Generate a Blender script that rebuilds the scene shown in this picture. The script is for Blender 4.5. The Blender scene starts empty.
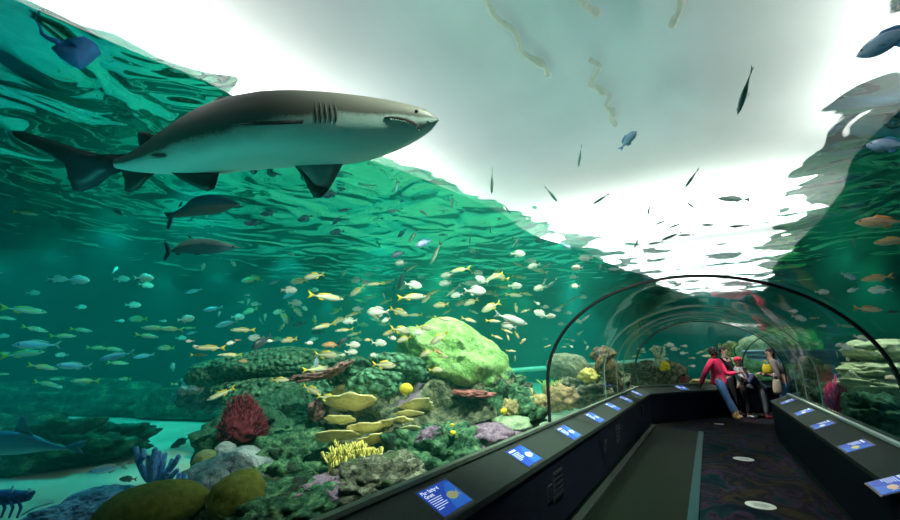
import bpy, bmesh, math, random
from mathutils import Vector, Matrix, noise, Euler
rnd = random.Random(7)
S = bpy.context.scene
COL = S.collection
PI = math.pi
R = math.radians
# ------------------------------------------------------------------ camera
F = 425.0
YAW, PITCH = R(30.6), R(12.86)
EYE = Vector((0, 0, 1.5))
cam = bpy.data.objects.new('camera', bpy.data.cameras.new('camera'))
COL.objects.link(cam)
cam.location = EYE
cam.rotation_euler = (PI / 2 + PITCH, 0, YAW)
cam.data.sensor_width = 36
cam.data.lens = 17
cam.data.clip_start = 0.05
cam.data.clip_end = 200
S.camera = cam
RM = Euler((PI / 2 + PITCH, 0, YAW)).to_matrix()
CR, CU, CF = RM @ Vector((1, 0, 0)), RM @ Vector((0, 1, 0)), RM @ Vector((0, 0, -1))

def at(u, v, zd):
    return EYE + zd * (CF + CR * ((u - 450) / F) + CU * ((260 - v) / F))
def ray(u, v):
    return (CF + CR * ((u - 450) / F) + CU * ((260 - v) / F))
def at_z(u, v, z):
    d = ray(u, v)
    return EYE + d * ((z - EYE.z) / d.z)
def at_x(u, v, x):
    d = ray(u, v)
    return EYE + d * (x / d.x)
def px(p, zd):
    return p * zd / F
def zdep(p):
    return (Vector(p) - EYE).dot(CF)

# ------------------------------------------------------------------ node helpers
def new_mat(name):
    m = bpy.data.materials.new(name)
    m.use_nodes = True
    nt = m.node_tree
    nt.nodes.clear()
    return m, nt
class NT:
    def __init__(s, nt): s.nt = nt
    def n(s, t, **kw):
        x = s.nt.nodes.new(t)
        for k, v in kw.items():
            if k.startswith('i_'):
                x.inputs[k[2:].replace('_', ' ')].default_value = v
            else:
                setattr(x, k, v)
        return x
    def l(s, a, b): s.nt.links.new(a, b)
    def math(s, op, a, b=None, clamp=False):
        x = s.nt.nodes.new('ShaderNodeMath'); x.operation = op; x.use_clamp = clamp
        for i, q in enumerate((a, b)):
            if q is None: continue
            if isinstance(q, (int, float)): x.inputs[i].default_value = q
            else: s.l(q, x.inputs[i])
        return x.outputs[0]
    def ramp(s, fac, stops, interp='LINEAR'):
        x = s.nt.nodes.new('ShaderNodeValToRGB')
        r = x.color_ramp; r.interpolation = interp
        while len(r.elements) > 1: r.elements.remove(r.elements[-1])
        for i, (p, c) in enumerate(stops):
            e = r.elements[0] if i == 0 else r.elements.new(p)
            e.position = p
            e.color = c if len(c) == 4 else (*c, 1)
        s.l(fac, x.inputs[0])
        return x.outputs[0]
    def mixc(s, fac, a, b, blend='MIX'):
        x = s.nt.nodes.new('ShaderNodeMix'); x.data_type = 'RGBA'; x.blend_type = blend
        for i, q in ((0, fac), (6, a), (7, b)):
            if isinstance(q, (int, float)): x.inputs[i].default_value = q
            elif isinstance(q, tuple): x.inputs[i].default_value = q if len(q) == 4 else (*q, 1)
            else: s.l(q, x.inputs[i])
        return x.outputs[2]
MATS = {}
def plain(name, col, rough=.6, metal=0, spec=.4, emit=None, estr=1, bump=0, bscale=30, vary=0):
    if name in MATS: return MATS[name]
    m, nt = new_mat(name); t = NT(nt)
    b = t.n('ShaderNodeBsdfPrincipled'); o = t.n('ShaderNodeOutputMaterial')
    b.inputs['Base Color'].default_value = (*col, 1)
    b.inputs['Roughness'].default_value = rough
    b.inputs['Metallic'].default_value = metal
    b.inputs['Specular IOR Level'].default_value = spec
    if emit:
        b.inputs['Emission Color'].default_value = (*emit, 1)
        b.inputs['Emission Strength'].default_value = estr
    if bump or vary:
        tc = t.n('ShaderNodeTexCoord')
        nz = t.n('ShaderNodeTexNoise'); nz.inputs['Scale'].default_value = bscale; nz.inputs['Detail'].default_value = 4
        t.l(tc.outputs['Object'], nz.inputs['Vector'])
        if bump:
            bp = t.n('ShaderNodeBump'); bp.inputs['Strength'].default_value = bump; bp.inputs['Distance'].default_value = .02
            t.l(nz.outputs['Fac'], bp.inputs['Height']); t.l(bp.outputs[0], b.inputs['Normal'])
        if vary:
            c = t.ramp(nz.outputs['Fac'], [(.3, tuple(x * (1 - vary) for x in col)), (.7, tuple(min(1, x * (1 + vary)) for x in col))])
            t.l(c, b.inputs['Base Color'])
    t.l(b.outputs[0], o.inputs[0])
    MATS[name] = m
    return m

def rock_mat(name, stops, scale=3.0, bump=.6, bscale=14, spots=None, voro=0, vscale=30, rough=.85, dist=.05):
    """mottled rock / coral skin: colour steps through a noise, optional second colour in patches, noise and cell relief"""
    if name in MATS: return MATS[name]
    m, nt = new_mat(name); t = NT(nt)
    b = t.n('ShaderNodeBsdfPrincipled'); o = t.n('ShaderNodeOutputMaterial')
    b.inputs['Roughness'].default_value = rough
    b.inputs['Specular IOR Level'].default_value = .15
    tc = t.n('ShaderNodeTexCoord')
    nz = t.n('ShaderNodeTexNoise'); nz.inputs['Scale'].default_value = scale * 1.9; nz.inputs['Detail'].default_value = 8; nz.inputs['Roughness'].default_value = .74
    t.l(tc.outputs['Object'], nz.inputs['Vector'])
    c = t.ramp(nz.outputs['Fac'], [(.5 + (p - .5) * .6, q) for p, q in stops])
    if spots:
        n2 = t.n('ShaderNodeTexNoise'); n2.inputs['Scale'].default_value = spots[1]; n2.inputs['Detail'].default_value = 3
        mp = t.n('ShaderNodeMapping'); mp.inputs['Location'].default_value = (3.1, 7.7, 1.3)
        t.l(tc.outputs['Object'], mp.inputs['Vector']); t.l(mp.outputs[0], n2.inputs['Vector'])
        f = t.ramp(n2.outputs['Fac'], [(spots[2], (0, 0, 0)), (spots[2] + .06, (1, 1, 1))])
        c = t.mixc(f, c, spots[0])
    h = nz.outputs['Fac']
    n3 = t.n('ShaderNodeTexNoise'); n3.inputs['Scale'].default_value = bscale; n3.inputs['Detail'].default_value = 6; n3.inputs['Roughness'].default_value = .7
    t.l(tc.outputs['Object'], n3.inputs['Vector'])
    h = n3.outputs['Fac']
    if voro:
        v = t.n('ShaderNodeTexVoronoi'); v.inputs['Scale'].default_value = vscale
        t.l(tc.outputs['Object'], v.inputs['Vector'])
        h = t.math('ADD', t.math('MULTIPLY', h, 1 - voro), t.math('MULTIPLY', t.math('SUBTRACT', 1, v.outputs['Distance']), voro))
        dk = t.ramp(v.outputs['Distance'], [(.1, (1, 1, 1)), (.75, (.35, .35, .35))])
        c = t.mixc(voro, c, dk, 'MULTIPLY')
    bp = t.n('ShaderNodeBump'); bp.inputs['Strength'].default_value = bump; bp.inputs['Distance'].default_value = dist
    t.l(h, bp.inputs['Height']); t.l(bp.outputs[0], b.inputs['Normal'])
    t.l(c, b.inputs['Base Color'])
    t.l(b.outputs[0], o.inputs[0])
    MATS[name] = m
    return m

# ------------------------------------------------------------------ object helpers
def tag(o, label=None, cat=None, group=None, kind=None):
    if label: o['label'] = label
    if cat: o['category'] = cat
    if group: o['group'] = group
    if kind: o['kind'] = kind
    return o
def empty(name, loc=(0, 0, 0)):
    o = bpy.data.objects.new(name, None); COL.objects.link(o); o.location = loc
    o.empty_display_size = .1
    return o
def mesh_obj(name, verts, faces, mat, parent=None, smooth=True):
    me = bpy.data.meshes.new(name)
    me.from_pydata([tuple(v) for v in verts], [], faces)
    if smooth:
        me.polygons.foreach_set('use_smooth', [True] * len(me.polygons))
    me.update()
    o = bpy.data.objects.new(name, me); COL.objects.link(o)
    for m in (mat if isinstance(mat, (list, tuple)) else [mat]): me.materials.append(m)
    if parent: o.parent = parent
    return o
class MB:
    """collects shapes into one mesh"""
    def __init__(s): s.v = []; s.f = []; s.mi = []
    def add(s, vs, fs, mi=0):
        k = len(s.v); s.v += [Vector(v) for v in vs]; s.f += [tuple(i + k for i in f) for f in fs]; s.mi += [mi] * len(fs)
    def box(s, c, sz, rot=None, mi=0):
        c = Vector(c); h = [x / 2 for x in sz]
        vs = [Vector((x * h[0], y * h[1], z * h[2])) for x in (-1, 1) for y in (-1, 1) for z in (-1, 1)]
        if rot: vs = [rot @ v for v in vs]
        s.add([v + c for v in vs], [(0, 1, 3, 2), (4, 6, 7, 5), (0, 4, 5, 1), (2, 3, 7, 6), (0, 2, 6, 4), (1, 5, 7, 3)], mi)
    def tube(s, pts, rads, n=8, mi=0, caps=True):
        pts = [Vector(p) for p in pts]
        if isinstance(rads, (int, float)): rads = [rads] * len(pts)
        vs, fs = [], []
        ref = None
        for i, p in enumerate(pts):
            d = (pts[min(i + 1, len(pts) - 1)] - pts[max(i - 1, 0)])
            d = d.normalized() if d.length > 1e-9 else Vector((0, 0, 1))
            if ref is None: ref = Vector((1, 0, 0)) if abs(d.x) < .8 else Vector((0, 1, 0))
            a = (ref - d * ref.dot(d))
            a = a.normalized() if a.length > 1e-6 else d.orthogonal().normalized()
            ref = a
            b = d.cross(a)
            for k in range(n):
                q = 2 * PI * k / n
                vs.append(p + (a * math.cos(q) + b * math.sin(q)) * rads[i])
        for i in range(len(pts) - 1):
            for k in range(n):
                fs.append((i * n + k, i * n + (k + 1) % n, (i + 1) * n + (k + 1) % n, (i + 1) * n + k))
        if caps:
            fs.append(tuple(range(n - 1, -1, -1))); fs.append(tuple((len(pts) - 1) * n + k for k in range(n)))
        s.add(vs, fs, mi)
    def ball(s, c, r, seg=12, rings=8, rot=None, mi=0):
        c = Vector(c); r = (r, r, r) if isinstance(r, (int, float)) else r
        vs = [Vector((0, 0, r[2]))]
        for i in range(1, rings):
            a = PI * i / rings
            for k in range(seg):
                q = 2 * PI * k / seg
                vs.append(Vector((r[0] * math.sin(a) * math.cos(q), r[1] * math.sin(a) * math.sin(q), r[2] * math.cos(a))))
        vs.append(Vector((0, 0, -r[2])))
        fs = [(0, 1 + k, 1 + (k + 1) % seg) for k in range(seg)]
        for i in range(rings - 2):
            for k in range(seg):
                a = 1 + i * seg
                fs.append((a + k, a + seg + k, a + seg + (k + 1) % seg, a + (k + 1) % seg))
        e = len(vs) - 1; a = 1 + (rings - 2) * seg
        fs += [(e, a + (k + 1) % seg, a + k) for k in range(seg)]
        if rot: vs = [rot @ v for v in vs]
        s.add([v + c for v in vs], fs, mi)
    def prism(s, poly, y0, y1, mi=0, frame=None):
        """poly of (a,b) in a plane, extruded; frame = (origin, A, B, N)"""
        O, A, B, N = frame
        n = len(poly)
        vs = [O + A * p[0] + B * p[1] + N * y0 for p in poly] + [O + A * p[0] + B * p[1] + N * y1 for p in poly]
        fs = [tuple(range(n - 1, -1, -1)), tuple(range(n, 2 * n))] + [(i, (i + 1) % n, n + (i + 1) % n, n + i) for i in range(n)]
        s.add(vs, fs, mi)
    def build(s, name, mat, parent=None, smooth=True, local=None):
        vs = s.v
        if local is not None: vs = [v - Vector(local) for v in vs]
        o = mesh_obj(name, vs, s.f, mat, parent, smooth)
        if any(s.mi): o.data.polygons.foreach_set('material_index', s.mi)
        return o
# ------------------------------------------------------------------ the tunnel's plan
TH = R(32)                                   # the tunnel bends to the right
XL, XR = -1.527, 1.257                         # foot of the acrylic, left and right
IL, IR = -1.25, .95                          # inner edges of the ledges
LZ, LZI = .81, .68                           # sloping ledge top: height at the glass and at the walkway
ARCH_B = 1.61                                # rise of the arch over the ledge
Y0 = -4.0
# corner (miter) points: miter line makes TH/2 with the X axis
YC = 10.85                                   # miter at x = -.135
def miter_y(x): return YC - (x + .135) * math.tan(TH / 2)
D2 = Vector((math.sin(TH), math.cos(TH), 0)) # axis of the second stretch
N2 = Vector((math.cos(TH), -math.sin(TH), 0))
LEN2 = 10.0
def path_pt(x, s):
    """x = lateral offset in the first stretch's frame, s: 0 = start, 1 = corner, 2 = far end"""
    c = Vector((x, miter_y(x), 0))
    if s <= 1:
        return Vector((x, Y0 + (c.y - Y0) * s, 0))
    return c + D2 * (LEN2 * (s - 1))
XCEN = (XL + XR) / 2
HA = (XR - XL) / 2
ARC_Z, ARC_B = 1.226, 1.053                    # springing height and rise of the vault
def arch(n=40, grow=0.0):
    out = [(XL - grow, LZ), (XL - grow, (LZ + ARC_Z) / 2)]
    for i in range(n + 1):
        a = PI - PI * i / n
        out.append((XCEN + (HA + grow) * math.cos(a), ARC_Z + (ARC_B + grow) * math.sin(a)))
    return out + [(XR + grow, (LZ + ARC_Z) / 2), (XR + grow, LZ)]

# ------------------------------------------------------------------ materials of the shell
def glass_mat():
    m, nt = new_mat('acrylic'); t = NT(nt)
    o = t.n('ShaderNodeOutputMaterial'); tr = t.n('ShaderNodeBsdfTransparent'); g = t.n('ShaderNodeBsdfGlossy')
    tr.inputs['Color'].default_value = (.97, .985, .98, 1)
    g.inputs['Roughness'].default_value = .03
    lw = t.n('ShaderNodeFresnel'); lw.inputs['IOR'].default_value = 1.25
    geo = t.n('ShaderNodeNewGeometry')
    nz = t.n('ShaderNodeTexNoise'); nz.inputs['Scale'].default_value = .9; nz.inputs['Detail'].default_value = 1
    t.l(geo.outputs['Position'], nz.inputs['Vector'])
    bp = t.n('ShaderNodeBump'); bp.inputs['Strength'].default_value = .25; bp.inputs['Distance'].default_value = .05
    t.l(nz.outputs['Fac'], bp.inputs['Height']); t.l(bp.outputs[0], g.inputs['Normal'])
    mx = t.n('ShaderNodeMixShader')
    fac = t.math('MINIMUM', t.math('MULTIPLY', lw.outputs[0], .6), .5)
    t.l(fac, mx.inputs[0]); t.l(tr.outputs[0], mx.inputs[1]); t.l(g.outputs[0], mx.inputs[2]); t.l(mx.outputs[0], o.inputs[0])
    return m
ACRYLIC = glass_mat()

WZ = 4.5
def water_mat():
    m, nt = new_mat('water'); t = NT(nt)
    o = t.n('ShaderNodeOutputMaterial')
    geo = t.n('ShaderNodeNewGeometry')
    sx = t.n('ShaderNodeSeparateXYZ'); t.l(geo.outputs['Position'], sx.inputs[0])
    X, Y, Z = sx.outputs
    # open water over the tunnel lets the hall's ceiling through; to the sides the surface is a mirror
    nz = t.n('ShaderNodeTexNoise'); nz.inputs['Scale'].default_value = .6; nz.inputs['Detail'].default_value = 2; nz.inputs['Distortion'].default_value = 1.0
    mp = t.n('ShaderNodeMapping'); mp.inputs['Scale'].default_value = (1.0, 1.0, 0)
    t.l(geo.outputs['Position'], mp.inputs['Vector']); t.l(mp.outputs[0], nz.inputs['Vector'])
    jit = t.math('MULTIPLY', t.math('SUBTRACT', nz.outputs['Fac'], .5), 3.0)
    n3 = t.n('ShaderNodeTexNoise'); n3.inputs['Scale'].default_value = 1.0; n3.inputs['Detail'].default_value = 2; n3.inputs['Distortion'].default_value = .7
    mp3 = t.n('ShaderNodeMapping'); mp3.inputs['Scale'].default_value = (.9, .9, 0); mp3.inputs['Rotation'].default_value = (0, 0, .35)
    t.l(geo.outputs['Position'], mp3.inputs['Vector']); t.l(mp3.outputs[0], n3.inputs['Vector'])
    far = t.math('MULTIPLY', t.math('SUBTRACT', Y, 7.0), .085, True)
    jit2 = t.math('MULTIPLY', t.math('MULTIPLY', t.math('SUBTRACT', n3.outputs['Fac'], .5), 11.0), far)
    dl = t.math('SUBTRACT', X, t.math('ADD', t.math('MULTIPLY', Y, .20), -4.85))
    dr = t.math('SUBTRACT', 1.9, X)
    de = t.math('MULTIPLY', t.math('SUBTRACT', 26.0, Y), .2)
    jy = t.math('ADD', t.math('MULTIPLY', Y, .09), .25)
    d = t.math('ADD', t.math('MINIMUM', t.math('MINIMUM', dl, dr), de), t.math('ADD', t.math('MULTIPLY', jit, jy), jit2))
    M = t.ramp(t.math('ADD', d, .5), [(.5, (0, 0, 0)), (.58, (1, 1, 1))], 'EASE')
    # ripples
    n1 = t.n('ShaderNodeTexNoise'); n1.inputs['Scale'].default_value = .85; n1.inputs['Detail'].default_value = 1.5; n1.inputs['Distortion'].default_value = 1.2
    t.l(mp.outputs[0], n1.inputs['Vector'])
    bp = t.n('ShaderNodeBump'); bp.inputs['Strength'].default_value = .75; bp.inputs['Distance'].default_value = .2
    t.l(n1.outputs['Fac'], bp.inputs['Height'])
    g = t.n('ShaderNodeBsdfGlossy'); g.inputs['Roughness'].default_value = .02; g.inputs['Color'].default_value = (.42, 1.0, .86, 1)
    t.l(bp.outputs[0], g.inputs['Normal'])
    tr = t.n('ShaderNodeBsdfTransparent'); tr.inputs['Color'].default_value = (1, 1, 1, 1)
    fr = t.n('ShaderNodeFresnel'); fr.inputs['IOR'].default_value = 1.03
    fac = t.math('MULTIPLY', M, .97)
    fac = t.math('MAXIMUM', fac, .08)
    # seen from the air side the surface hardly reflects
    fac = t.math('MAXIMUM', fac, t.math('MULTIPLY', t.math('SUBTRACT', 1, geo.outputs['Backfacing']), .98))
    mx = t.n('ShaderNodeMixShader')
    t.l(fac, mx.inputs[0]); t.l(g.outputs[0], mx.inputs[1]); t.l(tr.outputs[0], mx.inputs[2])
    # the body's other sides (against tank and acrylic) are clear
    top = t.math('GREATER_THAN', Z, WZ - .4)
    tr2 = t.n('ShaderNodeBsdfTransparent')
    m2 = t.n('ShaderNodeMixShader'); t.l(top, m2.inputs[0]); t.l(tr2.outputs[0], m2.inputs[1]); t.l(mx.outputs[0], m2.inputs[2])
    t.l(m2.outputs[0], o.inputs['Surface'])
    va = t.n('ShaderNodeVolumeAbsorption'); va.inputs['Color'].default_value = (.0, .80, .72, 1); va.inputs['Density'].default_value = ABS
    if SCAT > 0:
        vs = t.n('ShaderNodeVolumeScatter'); vs.inputs['Color'].default_value = (.1, 1, .88, 1); vs.inputs['Density'].default_value = SCAT
        vs.inputs['Anisotropy'].default_value = .2
        ad = t.n('ShaderNodeAddShader'); t.l(va.outputs[0], ad.inputs[0]); t.l(vs.outputs[0], ad.inputs[1])
        t.l(ad.outputs[0], o.inputs['Volume'])
    else:
        t.l(va.outputs[0], o.inputs['Volume'])
    return m
ABS, SCAT = .03, 0.022
WATER = water_mat()

# ------------------------------------------------------------------ water body: outer box with rippled top, hollow along the tunnel
BX0, BX1, BY0, BY1, BZ0 = -23.1, 9.1, -6.1, 28.1, -.6
def build_water():
    vs, fs = [], []
    nx, ny = 215, 225
    def wz(x, y):
        a = noise.noise(Vector((x * .45, y * .45, 3.0))) * .07 + noise.noise(Vector((x * 1.3, y * 1.3, 9.1))) * .030
        return WZ + a
    for j in range(ny + 1):
        for i in range(nx + 1):
            x = BX0 + (BX1 - BX0) * i / nx; y = BY0 + (BY1 - BY0) * j / ny
            vs.append((x, y, wz(x, y)))
    for j in range(ny):
        for i in range(nx):
            a = j * (nx + 1) + i
            fs.append((a, a + 1, a + nx + 2, a + nx + 1))
    edge = [i for i in range(nx + 1)] + [j * (nx + 1) + nx for j in range(1, ny + 1)] + [ny * (nx + 1) + i for i in range(nx - 1, -1, -1)] + [j * (nx + 1) for j in range(ny - 1, 0, -1)]
    k0 = len(vs)
    for e in edge: vs.append((vs[e][0], vs[e][1], BZ0))
    n = len(edge)
    for i in range(n):
        fs.append((edge[(i + 1) % n], edge[i], k0 + i, k0 + (i + 1) % n))
    fs.append(tuple(range(k0 + n - 1, k0 - 1, -1)))
    # cavity along the tunnel
    g = .03
    sec = [(XL - g, -.3)] + [(x, z) for x, z in arch(40, g)] + [(XR + g, -.3)]
    m = len(sec); k0 = len(vs)
    rows = [0, 1, 2]
    for s in rows:
        for x, z in sec:
            p = path_pt(x, s); vs.append((p.x, p.y, z))
    for r in range(2):
        for i in range(m):
            a = k0 + r * m + i; b = k0 + r * m + (i + 1) % m
            fs.append((a + m, b + m, b, a))
    fs.append(tuple(k0 + i for i in range(m))); fs.append(tuple(k0 + 2 * m + i for i in range(m - 1, -1, -1)))
    me_o = mesh_obj('water', vs, fs, WATER, None, True)
    bm = bmesh.new(); bm.from_mesh(me_o.data)
    bm.faces.ensure_lookup_table()
    bm.to_mesh(me_o.data); bm.free()
    tag(me_o, 'teal tank water around the tunnel with its rippled surface overhead', 'water', kind='stuff')
    return me_o
build_water()

# ------------------------------------------------------------------ acrylic vaults and hoops
def vault(name, s0, s1, n=36, steps=8):
    sec = arch(n)
    vs, fs = [], []
    m = len(sec)
    for r in range(steps + 1):
        s = s0 + (s1 - s0) * r / steps
        for x, z in sec:
            p = path_pt(x, s); vs.append((p.x, p.y, z))
    for r in range(steps):
        for i in range(m - 1):
            a = r * m + i
            fs.append((a, a + m, a + m + 1, a + 1))
    o = mesh_obj(name, vs, fs, ACRYLIC)
    return tag(o, kind='structure')
HOOPY = 4.59
sh = (HOOPY - Y0) / (YC - Y0)
vault('window_1', 0, sh); vault('window_2', sh, 1); vault('window_3', 1, 1.44); vault('window_4', 1.44, 2)
BLACKM = plain('black_joint', (.012, .012, .013), .5)
GREYRIM = plain('pale_rim', (.55, .58, .52), .5)
def hoop(name, s, wd, mat, depth=.05, grow=-.03, straight=False):
    sec = arch(64, grow); sec2 = arch(64, grow - depth)
    vs, fs = [], []
    m = len(sec)
    for off in (-wd / 2, wd / 2):
        for ring in (sec, sec2):
            for x, z in ring:
                if s < 1: p = Vector((x, HOOPY + off, 0))
                else: p = path_pt(x, s) + D2 * off
                vs.append((p.x, p.y, z))
    for i in range(m - 1):
        a, b, c, d = i, m + i, 2 * m + i, 3 * m + i
        fs += [(a, a + 1, b + 1, b), (c, d, d + 1, c + 1), (a, c, c + 1, a + 1), (b, b + 1, d + 1, d)]
    fs += [(0, m, 3 * m, 2 * m), (m - 1, 3 * m - 1, 4 * m - 1, 2 * m - 1)]
    o = mesh_obj(name, vs, fs, mat, None, False)
    return tag(o, kind='structure')
hoop('trim_1', sh, .045, BLACKM, .022, -.015)
hoop('trim_2', 1.0, .035, plain('dark_joint', (.03, .05, .045), .4), .015, -.012)
hoop('trim_3', 1.44, .035, MATS['dark_joint'], .015, -.012)

REFLM = plain('reflection_ring', (.22, .36, .30), .3)  # pale rings added for the curved reflections in the acrylic
for k, yy in enumerate((7.6, 8.7, 9.5)):
    HY0 = HOOPY; HOOPY = yy
    hoop('trim_%d' % (k + 4), sh, .022, REFLM, .012, -.008)
    HOOPY = HY0
# ------------------------------------------------------------------ floor of the tunnel: belt, teal edge, carpet
def carpet_mat():
    m, nt = new_mat('carpet'); t = NT(nt)
    b = t.n('ShaderNodeBsdfPrincipled'); o = t.n('ShaderNodeOutputMaterial')
    b.inputs['Roughness'].default_value = .9; b.inputs['Specular IOR Level'].default_value = .02
    geo = t.n('ShaderNodeNewGeometry')
    mp = t.n('ShaderNodeMapping'); mp.inputs['Scale'].default_value = (1.2, .7, 1); mp.inputs['Rotation'].default_value = (0, 0, .9)
    t.l(geo.outputs['Position'], mp.inputs['Vector'])
    nz = t.n('ShaderNodeTexNoise'); nz.inputs['Scale'].default_value = 1.3; nz.inputs['Detail'].default_value = 5; nz.inputs['Distortion'].default_value = 2.2
    t.l(mp.outputs[0], nz.inputs['Vector'])
    c = t.ramp(nz.outputs['Fac'], [(.34, (.003, .006, .012)), (.43, (.002, .016, .020)), (.49, (.030, .012, .030)), (.53, (.003, .007, .011)), (.60, (.030, .020, .013)), (.68, (.002, .005, .011))])
    t.l(c, b.inputs['Base Color']); t.l(b.outputs[0], o.inputs[0])
    return m
CARPET = carpet_mat()
def strip(name, xa, xb, z, mat, s0=0, s1=2, thick=.0):
    vs, fs = [], []
    ss = [s0, 1, s1] if s0 < 1 < s1 else [s0, s1]
    for s in ss:
        for x in (xa, xb):
            p = path_pt(x, s); vs.append((p.x, p.y, z))
    for i in range(len(ss) - 1):
        a = 2 * i; fs.append((a, a + 1, a + 3, a + 2))
    return mesh_obj(name, vs, fs, mat, None, False)
tag(strip('floor', XL, XR, 0.0, CARPET), kind='structure')
BELTM = plain('belt_rubber', (.0032, .0075, .0042), .7, spec=.03, bump=.15, bscale=60, vary=.2)
def slab(name, xa, xb, y0, y1, z0, z1, mat, parent=None, miter=True):
    mb = MB()
    vs = [(xa, y0, z0), (xb, y0, z0), (xb, y1(xb), z0), (xa, y1(xa), z0), (xa, y0, z1), (xb, y0, z1), (xb, y1(xb), z1), (xa, y1(xa), z1)]
    mb.add(vs, [(3, 2, 1, 0), (4, 5, 6, 7), (0, 1, 5, 4), (1, 2, 6, 5), (2, 3, 7, 6), (3, 0, 4, 7)])
    return mb.build(name, mat, parent, False)
belt = empty('moving_walkway', (IL, 0, 0))
yend = lambda x: miter_y(x) - .35
def child_world(o, root):
    o.parent = root; o.matrix_parent_inverse = Matrix.Translation(-Vector(root.location)); return o
child_world(slab('belt', IL + .1, -.34, Y0, yend, .002, .018, BELTM), belt)
child_world(slab('edge_band', -.34, -.25, Y0, yend, .002, .022, plain('teal_edge', (.006, .042, .046), .6, spec=.05, vary=.1)), belt)
child_world(slab('side_rail', IL + .02, IL + .1, Y0, yend, .002, .06, plain('rail_grey', (.02, .027, .023), .6, spec=.05)), belt)
tag(belt, 'dark green moving walkway belt with a teal edge beside the left ledge', 'walkway')

# floor stickers
WHITE = plain('sticker_white', (.40, .40, .38), .5)
INK = plain('sticker_ink', (.12, .12, .13), .6)
for (u, v, lab) in ((760.5, 505.5, 'white round floor sticker on the dark carpet, the nearest to the camera'), (743.5, 459, 'white round floor sticker on the carpet, halfway to the people'), (719, 424, 'small pale floor sticker on the carpet just in front of the people')):
    p = at_z(u, v, .004)
    o = empty('floor_sticker', p)
    r = .135 if v > 440 else .10
    mb = MB(); mb.tube([(0, 0, -.002), (0, 0, .003)], r, 28); mb.build('disc', WHITE, o, False)
    mb = MB()
    for k in (-.3, 0, .3):
        mb.box((0, k * r, .0035), (r * (1.2 - abs(k)), r * .13, .001))
    mb.build('print', INK, o, False)
    tag(o, lab, 'floor sticker', 'round floor stickers')

# ------------------------------------------------------------------ ledges
TOPM = plain('ledge_top', (.030, .040, .036), .75, spec=.06, bump=.05, bscale=90, vary=.12)
FRONTM = plain('ledge_front', (.006, .008, .016), .8, spec=.05, vary=.1, bscale=5)
KICKM = plain('kick_strip', (.012, .018, .016), .6, spec=.05)
DARKRIM = plain('dull_rim', (.10, .13, .10), .6)
VENTM = plain('vent_dark', (.004, .004, .005), .8)
def seg_box(xa, xb, z0, z1, s0, s1, ext0=0, ext1=0):
    """box following the plan between stations s0 and s1 (both on one side of the corner)"""
    a0, b0, a1, b1 = path_pt(xa, s0), path_pt(xb, s0), path_pt(xa, s1), path_pt(xb, s1)
    vs = []
    for z in (z0, z1):
        for p in (a0, b0, b1, a1): vs.append((p.x, p.y, z))
    return vs, [(3, 2, 1, 0), (4, 5, 6, 7), (0, 1, 5, 4), (1, 2, 6, 5), (2, 3, 7, 6), (3, 0, 4, 7)]
def ledge(name, side, s0, s1, label):
    root = empty(name, path_pt((XL + IL) / 2 if side < 0 else (XR + IR) / 2, s0))
    xo, xi = (XL, IL) if side < 0 else (XR, IR)
    def part(nm, xa, xb, z0, z1, mat):
        mb = MB(); mb.add(*seg_box(min(xa, xb), max(xa, xb), z0, z1, s0, s1))
        child_world(mb.build(nm, mat, None, False), root)
    mb = MB(); sec = [(xo - side * .02, LZ), (xi - side * .015, LZI), (xi - side * .015, LZI - .04), (xo - side * .02, LZ - .04)]
    vs = []
    for s_ in (s0, s1):
        for x, z in sec:
            p = path_pt(x, s_); vs.append((p.x, p.y, z))
    fs = [(0, 1, 5, 4), (1, 2, 6, 5), (2, 3, 7, 6), (3, 0, 4, 7), (3, 2, 1, 0), (4, 5, 6, 7)]
    mb.add(vs, fs if side < 0 else [f[::-1] for f in fs]); child_world(mb.build('worktop', TOPM, None, False), root)
    part('front_panel', xi, xi + side * .04, .09, LZI - .041, FRONTM)
    part('back_panel', xo - side * .06, xo - side * .02, .0, LZ - .05, FRONTM)
    part('kick_strip', xi + side * .012, xi + side * .04, .0, .089, KICKM)
    part('glass_rim', xo - side * .055, xo - side * .012, LZ + .0005, LZ + .026, GREYRIM if side > 0 else DARKRIM)
    tag(root, label, 'ledge')
    return root
LL1 = ledge('ledge_unit', -1, 0, 1, 'long dark ledge along the left glass running from the foreground to the bend')
LL2 = ledge('ledge_unit', -1, 1, 2, 'dark ledge past the bend behind the group of people')
LR1 = ledge('ledge_unit', 1, 0, 1, 'dark ledge along the right glass with a pale rim at the glass')
LR2 = ledge('ledge_unit', 1, 1.02, 2, 'dark ledge on the right past the bend, behind the woman in the grey sweater')
def vent(root, c, w, h):
    mb = MB(); mb.box(c, (.012, w, h)); o = mb.build('vent_opening', VENTM, None, False)
    child_world(o, root)
    mb = MB()
    for k in range(5):
        mb.box((c[0] + .008, c[1], c[2] - h / 2 + h * (k + .5) / 5), (.006, w * .92, h * .06))
    s = mb.build('slat', FRONTM, None, False); s.parent = o
for (u, v, w, h) in ((558, 484, .26, .22), (550, 493, .12, .12), (618, 434, .24, .24), (606, 446, .12, .14), (642.5, 411, .24, .22)):
    p = at_x(u, v, IL + .004)
    vent(LL1, (IL + .004, p.y, max(.20, min(.48, p.z))), w, h)

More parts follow.
